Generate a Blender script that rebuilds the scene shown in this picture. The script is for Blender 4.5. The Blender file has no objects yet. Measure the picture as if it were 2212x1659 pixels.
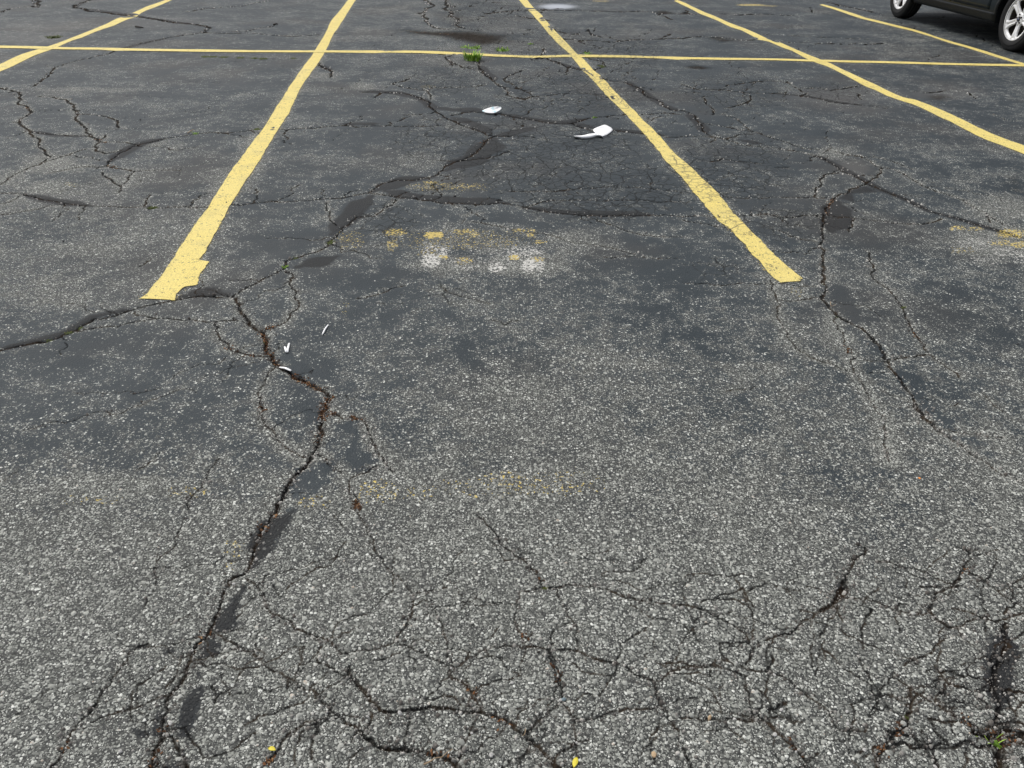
import bpy, bmesh, math, random
import numpy as np
from mathutils import Vector, Matrix

random.seed(7)
rng = np.random.default_rng(7)
scene = bpy.context.scene
col = scene.collection

# ------------------------------------------------------------------ camera
H = 1.45                      # phone held at chest height
FPX, CX, CY = 1661.0, 1106.0, 829.5     # focal length and centre in the 2212 x 1659 view of the photo
PITCH, ROLL = math.radians(32.45), math.radians(1.2)
fwd = Vector((0, math.cos(PITCH), -math.sin(PITCH)))
up0 = Vector((0, math.sin(PITCH), math.cos(PITCH)))
xr = Vector((1, 0, 0))
cright = xr * math.cos(ROLL) + up0 * math.sin(ROLL)
cup = up0 * math.cos(ROLL) - xr * math.sin(ROLL)
cam = bpy.data.cameras.new('camera')
cam.sensor_width = 36.0
cam.lens = 36.0 * FPX / 2212.0
cam.clip_start, cam.clip_end = 0.05, 3000
camo = bpy.data.objects.new('camera', cam)
m = Matrix((cright, cup, -fwd)).transposed().to_4x4()
m.translation = Vector((0, 0, H))
camo.matrix_world = m
col.objects.link(camo)
scene.camera = camo

# ------------------------------------------------------------------ sky, sun, exposure
SUN_EL, SUN_AZ = math.radians(60), math.radians(-50)    # azimuth clockwise from +Y
world = bpy.data.worlds.new('World')
scene.world = world
world.use_nodes = True
wn = world.node_tree
wn.nodes.clear()
sky = wn.nodes.new('ShaderNodeTexSky')
sky.sky_type = 'NISHITA'
sky.sun_disc = False
sky.sun_elevation = SUN_EL
sky.sun_rotation = SUN_AZ
sky.air_density, sky.dust_density, sky.ozone_density = 1.0, 4.0, 1.0
hs = wn.nodes.new('ShaderNodeHueSaturation')           # cloud cover takes the blue out
hs.inputs['Saturation'].default_value = 0.36
bg = wn.nodes.new('ShaderNodeBackground')
bg.inputs['Strength'].default_value = 0.14
wo = wn.nodes.new('ShaderNodeOutputWorld')
wn.links.new(sky.outputs[0], hs.inputs['Color'])
wn.links.new(hs.outputs[0], bg.inputs[0])
wn.links.new(bg.outputs[0], wo.inputs[0])
sun = bpy.data.lights.new('sun', 'SUN')
sun.energy = 1.4
sun.angle = math.radians(25)
sun.color = (1.0, 0.97, 0.92)
suno = bpy.data.objects.new('sun', sun)
sdir = Vector((math.sin(SUN_AZ) * math.cos(SUN_EL), math.cos(SUN_AZ) * math.cos(SUN_EL), math.sin(SUN_EL)))
suno.rotation_euler = sdir.to_track_quat('Z', 'Y').to_euler()
suno.location = sdir * 30
col.objects.link(suno)
vs = scene.view_settings
vs.view_transform, vs.look, vs.exposure, vs.gamma = 'Standard', 'None', 0.16, 1.0
vs.use_curve_mapping = False

# ------------------------------------------------------------------ pixels -> ground
def ray(px, py):
    return (fwd + cright * ((px - CX) / FPX) - cup * ((py - CY) / FPX))

def gp(px, py, z=0.0):
    d = ray(px, py)
    t = (z - H) / d.z
    return np.array((d.x * t, d.y * t))

def tile(r, c, x, y):          # thirds of the photograph, each enlarged three times
    return (737.333 * c + x / 3.0, 553.0 * r + y / 3.0)

def tp(r, c, pts):
    return [tile(r, c, x, y) for x, y in pts]

def gpts(dpts):
    return np.array([gp(x, y) for x, y in dpts])

def project(X, Y):             # ground points -> photo pixels
    dx, dy, dz = X, Y, -H
    w = dx * fwd.x + dy * fwd.y + dz * fwd.z
    w = np.maximum(w, 0.05)
    u = CX + FPX * (dx * cright.x + dy * cright.y + dz * cright.z) / w
    v = CY - FPX * (dx * cup.x + dy * cup.y + dz * cup.z) / w
    return u, v

# ------------------------------------------------------------------ helpers
def tag(o, label=None, cat=None, group=None, kind=None):
    if label: o['label'] = label
    if cat: o['category'] = cat
    if group: o['group'] = group
    if kind: o['kind'] = kind
    return o

def link(name, me, mat=None, parent=None):
    if mat is not None and len(me.materials) == 0:
        me.materials.append(mat)
    o = bpy.data.objects.new(name, me)
    col.objects.link(o)
    if parent is not None:
        o.parent = parent
    return o

def mesh_np(name, V, F, smooth=True):
    me = bpy.data.meshes.new(name)
    V = np.asarray(V, np.float32)
    F = np.asarray(F, np.int32)
    n, k = F.shape
    me.vertices.add(len(V)); me.vertices.foreach_set('co', V.ravel())
    me.loops.add(n * k); me.loops.foreach_set('vertex_index', F.ravel())
    me.polygons.add(n)
    me.polygons.foreach_set('loop_start', np.arange(0, n * k, k, dtype=np.int32))
    me.polygons.foreach_set('loop_total', np.full(n, k, np.int32))
    if smooth:
        me.polygons.foreach_set('use_smooth', np.ones(n, bool))
    me.update(calc_edges=True)
    return me

def mesh_py(name, V, F, smooth=True):
    me = bpy.data.meshes.new(name)
    me.from_pydata([tuple(v) for v in V], [], [tuple(f) for f in F])
    if smooth:
        for p in me.polygons: p.use_smooth = True
    me.update()
    return me

def fattr(me, name, arr):
    a = me.attributes.new(name, 'FLOAT', 'POINT')
    a.data.foreach_set('value', np.ascontiguousarray(arr, np.float32).ravel())

def grid_faces(nr, nc):
    j, i = np.meshgrid(np.arange(nr - 1), np.arange(nc - 1), indexing='ij')
    a = (j * nc + i).ravel()
    return np.stack([a, a + 1, a + nc + 1, a + nc], 1)

def sstep(a, b, x):
    t = np.clip((x - a) / (b - a), 0, 1)
    return t * t * (3 - 2 * t)

def vnoise(X, Y, scale, seed=0):          # smooth value noise
    g = np.random.default_rng(seed).random((256, 256))
    x, y = X * scale + 500.3, Y * scale + 500.7
    i, j = np.floor(x).astype(int), np.floor(y).astype(int)
    fx, fy = x - i, y - j
    fx = fx * fx * (3 - 2 * fx); fy = fy * fy * (3 - 2 * fy)
    i0, i1, j0, j1 = i % 256, (i + 1) % 256, j % 256, (j + 1) % 256
    return (g[i0, j0] * (1 - fx) * (1 - fy) + g[i1, j0] * fx * (1 - fy) + g[i0, j1] * (1 - fx) * fy + g[i1, j1] * fx * fy)

# ------------------------------------------------------------------ shader node helper
class N:
    def __init__(s, name):
        s.mat = bpy.data.materials.new(name)
        s.mat.use_nodes = True
        s.t = s.mat.node_tree
        s.t.nodes.clear()
        s.out = s.t.nodes.new('ShaderNodeOutputMaterial')
        s.b = s.t.nodes.new('ShaderNodeBsdfPrincipled')
        s.t.links.new(s.b.outputs[0], s.out.inputs[0])
    def set(s, inp, v):
        if v is None: return
        if hasattr(v, 'is_linked') or isinstance(v, bpy.types.NodeSocket):
            s.t.links.new(v, inp)
        else:
            if inp.type == 'RGBA' and len(v) == 3: v = (*v, 1)
            inp.default_value = v
    def node(s, ty, **kw):
        n = s.t.nodes.new(ty)
        for k, v in kw.items(): setattr(n, k, v)
        return n
    def m(s, op, a, b=None, c=None, clamp=False):
        n = s.node('ShaderNodeMath', operation=op, use_clamp=clamp)
        s.set(n.inputs[0], a)
        if b is not None: s.set(n.inputs[1], b)
        if c is not None: s.set(n.inputs[2], c)
        return n.outputs[0]
    def add(s, a, b): return s.m('ADD', a, b)
    def sub(s, a, b): return s.m('SUBTRACT', a, b)
    def mul(s, a, b): return s.m('MULTIPLY', a, b)
    def step(s, x, lo, hi):               # smooth 0..1 from lo to hi (either may be a socket)
        n = s.node('ShaderNodeMapRange', interpolation_type='SMOOTHSTEP', clamp=True)
        s.set(n.inputs[0], x); s.set(n.inputs[1], lo); s.set(n.inputs[2], hi)
        return n.outputs[0]
    def mix(s, f, a, b):
        n = s.node('ShaderNodeMix', data_type='RGBA')
        s.set(n.inputs[0], f); s.set(n.inputs[6], a); s.set(n.inputs[7], b)
        return n.outputs[2]
    def co(s): return s.node('ShaderNodeTexCoord').outputs['Object']
    def noise(s, co, scale, detail=3, rough=0.55, dist=0.0):
        n = s.node('ShaderNodeTexNoise')
        s.set(n.inputs['Vector'], co)
        n.inputs['Scale'].default_value = scale
        n.inputs['Detail'].default_value = detail
        n.inputs['Roughness'].default_value = rough
        n.inputs['Distortion'].default_value = dist
        return n.outputs[0]
    def noisec(s, co, scale, detail=2):
        n = s.node('ShaderNodeTexNoise')
        s.set(n.inputs['Vector'], co)
        n.inputs['Scale'].default_value = scale
        n.inputs['Detail'].default_value = detail
        return n.outputs['Color']
    def vor(s, co, scale, feature='F1', dim='2D'):
        n = s.node('ShaderNodeTexVoronoi', feature=feature, voronoi_dimensions=dim)
        s.set(n.inputs['Vector'], co)
        n.inputs['Scale'].default_value = scale
        return n
    def warp(s, co, scale, amt):
        c = s.noisec(co, scale)
        v = s.node('ShaderNodeVectorMath', operation='SUBTRACT'); s.set(v.inputs[0], c); v.inputs[1].default_value = (.5, .5, .5)
        w = s.node('ShaderNodeVectorMath', operation='SCALE'); s.set(w.inputs[0], v.outputs[0]); w.inputs['Scale'].default_value = amt
        a = s.node('ShaderNodeVectorMath', operation='ADD'); s.set(a.inputs[0], co); s.set(a.inputs[1], w.outputs[0])
        return a.outputs[0]
    def attr(s, name):
        n = s.node('ShaderNodeAttribute', attribute_name=name)
        return n.outputs['Fac']
    def sep(s, c):
        n = s.node('ShaderNodeSeparateColor'); s.set(n.inputs[0], c)
        return n.outputs
    def ramp(s, f, stops):
        n = s.node('ShaderNodeValToRGB')
        s.set(n.inputs[0], f)
        e = n.color_ramp.elements
        while len(e) < len(stops): e.new(0.5)
        for k, (p, c) in enumerate(stops):
            e[k].position = p; e[k].color = (*c, 1)
        return n.outputs[0]
    def bump(s, h, dist, strength=1.0):
        n = s.node('ShaderNodeBump')
        s.set(n.inputs['Height'], h)
        n.inputs['Distance'].default_value = dist
        n.inputs['Strength'].default_value = strength
        s.t.links.new(n.outputs[0], s.b.inputs['Normal'])
    def fin(s, color=None, rough=None, spec=None, metal=None, coat=None, ior=None):
        s.set(s.b.inputs['Base Color'], color)
        s.set(s.b.inputs['Roughness'], rough)
        if spec is not None: s.set(s.b.inputs['Specular IOR Level'], spec)
        if metal is not None: s.set(s.b.inputs['Metallic'], metal)
        if coat is not None: s.set(s.b.inputs['Coat Weight'], coat)
        return s.mat

def craze_node(n, co, br, br2):
    """fine map cracking: dark hairlines between cells of a few centimetres, where 'craze' says so"""
    cz = n.attr('craze')
    w = n.warp(co, 13, 0.07)
    v1 = n.vor(w, 6.0, 'DISTANCE_TO_EDGE').outputs['Distance']
    v2 = n.vor(w, 17, 'DISTANCE_TO_EDGE').outputs['Distance']
    l1 = n.mul(n.step(v1, 0.045, 0.014), n.step(n.add(cz, n.mul(n.sub(br, .5), 1.1)), .40, .54))
    l2 = n.mul(n.step(v2, 0.105, 0.03), n.step(n.add(cz, n.mul(n.sub(br2, .5), 1.2)), .38, .60))
    return n.m('MAXIMUM', l1, n.mul(l2, .8))

def mat_asphalt():
    n = N('asphalt')
    co = n.co()
    wear, cr, seal, dirt = n.attr('wear'), n.attr('crack'), n.attr('seal'), n.attr('dirt')
    oy, ow, dust, pale_spot = n.attr('old_yellow'), n.attr('old_white'), n.attr('dust'), n.attr('pale_spot')
    n1 = n.noise(co, 2.3, 4, .6); n2 = n.noise(co, 13, 4, .62); n3 = n.noise(co, 75, 2, .6)
    wx = n.add(n.sub(wear, .04), n.mul(n.sub(n1, .5), n.sub(1.5, n.mul(wear, .6))))
    wx = n.add(wx, n.mul(n.sub(n2, .5), n.sub(1.9, n.mul(wear, 1.1))))
    wx = n.add(wx, n.mul(n.sub(n3, .5), .9))
    # sealer bands: smooth edges nibbled by noise
    sl = n.step(n.add(seal, n.add(n.mul(n.sub(n3, .5), .030), n.mul(n.sub(n2, .5), .035))), -0.010, 0.012)
    wx = n.m('MULTIPLY', wx, n.sub(1, n.mul(sl, .86)))
    # three sizes of aggregate
    cw = n.warp(co, 210, 0.004)
    vA = n.vor(cw, 122); vB = n.vor(cw, 250); vC = n.vor(cw, 66)
    sa, sb, sc = n.sep(vA.outputs['Color']), n.sep(vB.outputs['Color']), n.sep(vC.outputs['Color'])
    thA = n.add(.26, n.mul(sa[2], .32)); thB = n.add(.24, n.mul(sb[2], .33)); thC = n.add(.14, n.mul(sc[2], .20))
    mA = n.mul(n.step(vA.outputs['Distance'], thA, n.sub(thA, .10)), n.step(n.sub(n.mul(wx, .70), sa[0]), -.02, .05))
    mB = n.mul(n.step(vB.outputs['Distance'], thB, n.sub(thB, .12)), n.step(n.sub(n.mul(wx, .85), sb[0]), -.02, .05))
    mC = n.mul(n.step(vC.outputs['Distance'], thC, n.sub(thC, .05)), n.step(n.sub(n.mul(wx, .22), sc[0]), -.01, .02))
    stops = [(0, (.07, .073, .067)), (.3, (.155, .16, .145)), (.65, (.31, .32, .288)), (.88, (.47, .48, .44)), (1, (.68, .69, .64))]
    cA, cB, cC = n.ramp(sa[1], stops), n.ramp(sb[1], stops), n.ramp(sc[1], stops)
    coat = n.mix(n.step(n1, .35, .65), (.0215, .0295, .0345), (.033, .0415, .046))
    coat = n.mix(n.mul(n.step(n2, .45, .75), .5), coat, (.050, .057, .059))
    coat = n.mix(n.mul(n.step(n.noise(co, .8, 3), .48, .66), .6), coat, (.046, .044, .040))
    bind = n.mix(n2, (.024, .026, .025), (.046, .048, .045))
    base = n.mix(n.step(wx, .25, .75), coat, bind)
    c = n.mix(dust, base, (.135, .125, .112))
    # thin grey bloom where the coat is worn to the tops of the stones
    c = n.mix(n.mul(n.step(wx, .05, .55), n.mul(n.step(vA.outputs['Distance'], .62, .30), .20)), c, (.17, .165, .155))
    c = n.mix(mB, c, cB); c = n.mix(mA, c, cA); c = n.mix(mC, c, cC)
    c = n.mix(n.mul(sl, .78), c, n.mix(n2, (.017, .017, .0175), (.030, .029, .028)))
    # flakes of old marking paint, left on the high stones
    f1 = n.noise(cw, 88, 3, .72)
    my = n.step(n.sub(f1, n.sub(.78, n.mul(oy, .30))), 0, .03)
    mw = n.step(n.sub(n.sub(1, f1), n.sub(.78, n.mul(ow, .30))), 0, .03)
    c = n.mix(mw, c, (.58, .57, .53)); c = n.mix(n.mul(my, .85), c, n.mix(n2, (.52, .40, .13), (.78, .60, .15)))
    c = n.mix(n.mul(pale_spot, .8), c, (.50, .53, .58))  # pale bluish tone mixed over the asphalt colour
    c = n.mix(n.m('MULTIPLY', dirt, n.step(n.add(n.add(n.mul(n2, .6), n.mul(n3, .4)), n.mul(dirt, .42)), .52, .80), clamp=True), c, n.mix(n3, (.007, .006, .005), (.036, .025, .016)))
    cz = craze_node(n, co, n1, n2)
    c = n.mix(n.mul(cz, n.sub(.74, n.mul(sl, .6))), c, (.012, .012, .012))
    ck = n.step(n.add(cr, n.mul(n.sub(n3, .5), .006)), .0026, -.0014)
    c = n.mix(n.mul(ck, .86), c, n.mix(n.step(n2, .45, .6), (.010, .010, .010), (.034, .024, .016)))
    h = n.add(n.mul(n.step(vA.outputs['Distance'], .6, .2), n.add(.3, n.mul(wear, .6))), n.mul(n3, .7))
    n.bump(h, .0022, .9)
    r = n.add(.60, n.mul(n2, .14))
    r = n.add(r, n.mul(n.m('MAXIMUM', n.m('MAXIMUM', mA, mB), n.m('MAXIMUM', ck, dirt)), .25))
    return n.fin(c, r, spec=n.mul(n.mul(.30, n.sub(1, n.mul(n.m('MAXIMUM', n.m('MAXIMUM', ck, dirt), n.mul(cz, .75)), .88))), n.sub(1, n.mul(sl, .5))))

def mat_paint():
    n = N('yellow_line_paint')
    co = n.co()
    cr, wr = n.attr('crack'), n.attr('wear')
    n1 = n.noise(co, 1.7, 4, .6); n2 = n.noise(co, 22, 4, .65); n3 = n.noise(co, 95, 4, .65)
    c = n.mix(n2, (.76, .60, .155), (.85, .70, .22))
    c = n.mix(n.mul(n.step(n1, .4, .7), .35), c, (.82, .70, .28))
    c = n.mix(n.mul(n.step(n.noise(co, 6.5, 4, .65), .46, .72), .30), c, (.40, .35, .17))
    v = n.vor(n.warp(co, 210, .004), 122)
    sv = n.sep(v.outputs['Color'])
    c = n.mix(n.mul(n.step(v.outputs['Distance'], .30, .5), .32), c, (.30, .23, .07))
    pit = n.mul(n.step(v.outputs['Distance'], .22, .34), n.step(n.add(sv[0], n.mul(n.sub(n2, .5), 1.2)), .93, 1.0))
    worn = n.step(n.add(n.add(n.mul(n2, .5), n.mul(n3, .5)), n.mul(wr, .22)), .67, .73)
    edge = n.attr('edge')
    gone = n.step(n.sub(n.add(n.mul(n2, .35), n.mul(n3, .65)), n.mul(edge, .6)), .48, .56)
    cz = craze_node(n, co, n1, n2)
    ck = n.step(n.add(cr, n.mul(n.sub(n3, .5), .006)), .0005, -.003)
    d = n.m('MAXIMUM', n.m('MAXIMUM', pit, worn), n.m('MAXIMUM', n.mul(cz, .8), gone))
    c = n.mix(n.mul(d, .85), c, (.045, .043, .038))
    c = n.mix(n.mul(ck, .9), c, (.016, .014, .010))
    n.bump(n.sub(n.mul(n3, .8), n.add(n.mul(n.step(v.outputs['Distance'], .25, .5), .6), n.mul(ck, 3))), .0016, .8)
    return n.fin(c, n.add(.55, n.mul(n2, .15)), spec=.4)

def mat_simple(name, color, rough=.6, spec=.5, metal=None, var=.25, scale=12, coat=None, bump=0.0):
    n = N(name)
    co = n.co()
    a = n.noise(co, scale, 4)
    lo = tuple(x * (1 - var) for x in color); hi = tuple(min(1, x * (1 + var)) for x in color)
    if bump: n.bump(n.noise(co, scale * 4, 4), bump)
    return n.fin(n.mix(a, lo, hi), rough, spec, metal, coat)

M = dict(asphalt=mat_asphalt(), paint=mat_paint())

# ------------------------------------------------------------------ ground sheet: rows and columns finer where the lot is near
def ydist(v):
    return H / math.tan(PITCH + math.atan((v - CY) / FPX))
vv = np.arange(1730, -48, -1.75)
rows_mid = np.array([ydist(v) for v in vv])
rows_near = -np.geomspace(40, .2, 20)
rows_near = np.concatenate([rows_near, np.linspace(0, rows_mid[0], 9)[:-1]])
rows_far = np.geomspace(rows_mid[-1], 420, 34)[1:]
YR = np.concatenate([rows_near, rows_mid, rows_far])
so = np.geomspace(1.22, 60, 30)[1:]
SC = np.concatenate([-so[::-1], np.linspace(-1.22, 1.22, 900), so])
NR, NC = len(YR), len(SC)
WR = .52 + .561 * np.maximum(YR, 0)
GX = SC[None, :] * WR[:, None]
GY = np.repeat(YR[:, None], NC, 1)
GU, GV = project(GX, GY)
ROWSP = np.gradient(YR)
COLSP = 2.44 / 899

def local_sp(x, y):
    j = min(max(int(np.searchsorted(YR, y)), 1), NR - 1)
    return COLSP * (.52 + .561 * max(y, 0)), abs(ROWSP[j])

def sample(arr, X, Y):
    fj = np.clip(np.interp(Y, YR, np.arange(NR)), 0, NR - 1.001)
    s = X / (.52 + .561 * np.maximum(Y, 0))
    fi = np.clip(np.interp(s, SC, np.arange(NC)), 0, NC - 1.001)
    j, i = fj.astype(int), fi.astype(int)
    a, b = fj - j, fi - i
    return (arr[j, i] * (1 - a) * (1 - b) + arr[j + 1, i] * a * (1 - b) + arr[j, i + 1] * (1 - a) * b + arr[j + 1, i + 1] * a * b)

def window(x0, x1, y0, y1):
    j0, j1 = np.searchsorted(YR, y0), np.searchsorted(YR, y1)
    j0, j1 = max(j0 - 1, 0), min(j1 + 1, NR)
    wa, wb = WR[j0], WR[j1 - 1]
    sa, sb = min(x0 / wa, x0 / wb), max(x1 / wa, x1 / wb)
    i0, i1 = np.searchsorted(SC, sa), np.searchsorted(SC, sb)
    return j0, j1, max(i0 - 1, 0), min(i1 + 1, NC)

def segdist(X, Y, p, q):
    d = q - p
    L2 = max(float(d @ d), 1e-12)
    t = np.clip(((X - p[0]) * d[0] + (Y - p[1]) * d[1]) / L2, 0, 1)
    return np.hypot(X - p[0] - t * d[0], Y - p[1] - t * d[1])

def fractal(P, amp=.13):
    """jagged version of a traced line: midpoints pushed sideways until segments are short"""
    out = [P[0]]
    for a, b in zip(P[:-1], P[1:]):
        cx_, ry_ = local_sp(*(a + b) / 2)
        lim = max(.009, 1.5 * cx_)
        seg = [a, b]
        while np.linalg.norm(seg[0] - seg[1]) > lim and len(seg) < 130:
            new = [seg[0]]
            for s_, e_ in zip(seg[:-1], seg[1:]):
                d = e_ - s_
                new += [(s_ + e_) / 2 + np.array((-d[1], d[0])) * rng.normal(0, amp), e_]
            seg = new
        out += seg[1:]
    return np.array(out)

CRK = np.full((NR, NC), .06)
CHIP = np.zeros((NR, NC))
SEAL = np.full((NR, NC), -.05)
DIRT = np.zeros((NR, NC))
YEL = np.zeros((NR, NC))

def crack(P, w, chip=.22, dirt=0.0, amp=.10, minf=.44):
    P = fractal(P, amp)
    w = w * (.62 + .38 * float(sstep(1.6, 4.0, P[:, 1].mean())))
    ph = rng.random() * 100
    for k in range(len(P) - 1):
        p, q = P[k], P[k + 1]
        cx_, ry_ = local_sp(*p)
        d = q - p
        L = math.hypot(*d) + 1e-9
        nx, ny = abs(d[1]) / L, abs(d[0]) / L
        s = ph + k * .37
        hw = .5 * w * (.82 + .38 * math.sin(s) * math.sin(s * .43 + 1) + .25 * rng.random())
        hw = max(hw, minf * (nx * cx_ + ny * ry_) * min(1, w / .0045))
        mg = .055
        j0, j1, i0, i1 = window(min(p[0], q[0]) - mg, max(p[0], q[0]) + mg, min(p[1], q[1]) - mg, max(p[1], q[1]) + mg)
        X, Y = GX[j0:j1, i0:i1], GY[j0:j1, i0:i1]
        D = segdist(X, Y, p, q)
        np.minimum(CRK[j0:j1, i0:i1], D - hw, out=CRK[j0:j1, i0:i1])
        if chip:
            np.maximum(CHIP[j0:j1, i0:i1], chip * np.exp(-(D / (.016 + chip * .022)) ** 2), out=CHIP[j0:j1, i0:i1])
        if dirt:
            np.maximum(DIRT[j0:j1, i0:i1], .75 * dirt * np.exp(-(D / (.005 + .7 * w)) ** 2), out=DIRT[j0:j1, i0:i1])

NOW = np.full((NR, NC), -.05)     # places where the coat has stayed whole
def band(P, w, arr=None):
    arr = SEAL if arr is None else arr
    S = np.concatenate([[0], np.cumsum(np.hypot(*np.diff(P, axis=0).T))])
    for k, (p, q) in enumerate(zip(P[:-1], P[1:])):
        mg = w + .05
        j0, j1, i0, i1 = window(min(p[0], q[0]) - mg, max(p[0], q[0]) + mg, min(p[1], q[1]) - mg, max(p[1], q[1]) + mg)
        X, Y = GX[j0:j1, i0:i1], GY[j0:j1, i0:i1]
        D = segdist(X, Y, p, q)
        d_ = q - p
        t_ = np.clip(((X - p[0]) * d_[0] + (Y - p[1]) * d_[1]) / max(float(d_ @ d_), 1e-9), 0, 1)
        s_ = S[k] + t_ * (S[k + 1] - S[k])
        hw = w * .5 * (.8 + .6 * vnoise(X, Y, 6, 5)) * np.clip(np.minimum(s_, S[-1] - s_) / (w * .8), .3, 1)
        np.maximum(arr[j0:j1, i0:i1], hw - D, out=arr[j0:j1, i0:i1])

def polygon_sd(X, Y, P):
    inside = np.zeros(X.shape, bool)
    D = np.full(X.shape, 9.0)
    for p, q in zip(P, np.roll(P, -1, 0)):
        D = np.minimum(D, segdist(X, Y, p, q))
        c = (p[1] > Y) != (q[1] > Y)
        xi = (q[0] - p[0]) * (Y - p[1]) / ((q[1] - p[1]) if abs(q[1] - p[1]) > 1e-9 else 1e-9) + p[0]
        inside ^= c & (X < xi)
    return np.where(inside, D, -D)

def patch(P, arr=None, soft=.0, val=1.0, keep=False):
    a, b = P.min(0) - .12, P.max(0) + .12
    j0, j1, i0, i1 = window(a[0], b[0], a[1], b[1])
    sd = polygon_sd(GX[j0:j1, i0:i1], GY[j0:j1, i0:i1], P)
    if keep:
        np.maximum(NOW[j0:j1, i0:i1], sd, out=NOW[j0:j1, i0:i1])
    elif arr is None:
        np.maximum(SEAL[j0:j1, i0:i1], sd, out=SEAL[j0:j1, i0:i1])
    else:
        np.maximum(arr[j0:j1, i0:i1], val * sstep(-soft, soft, sd), out=arr[j0:j1, i0:i1])

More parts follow.
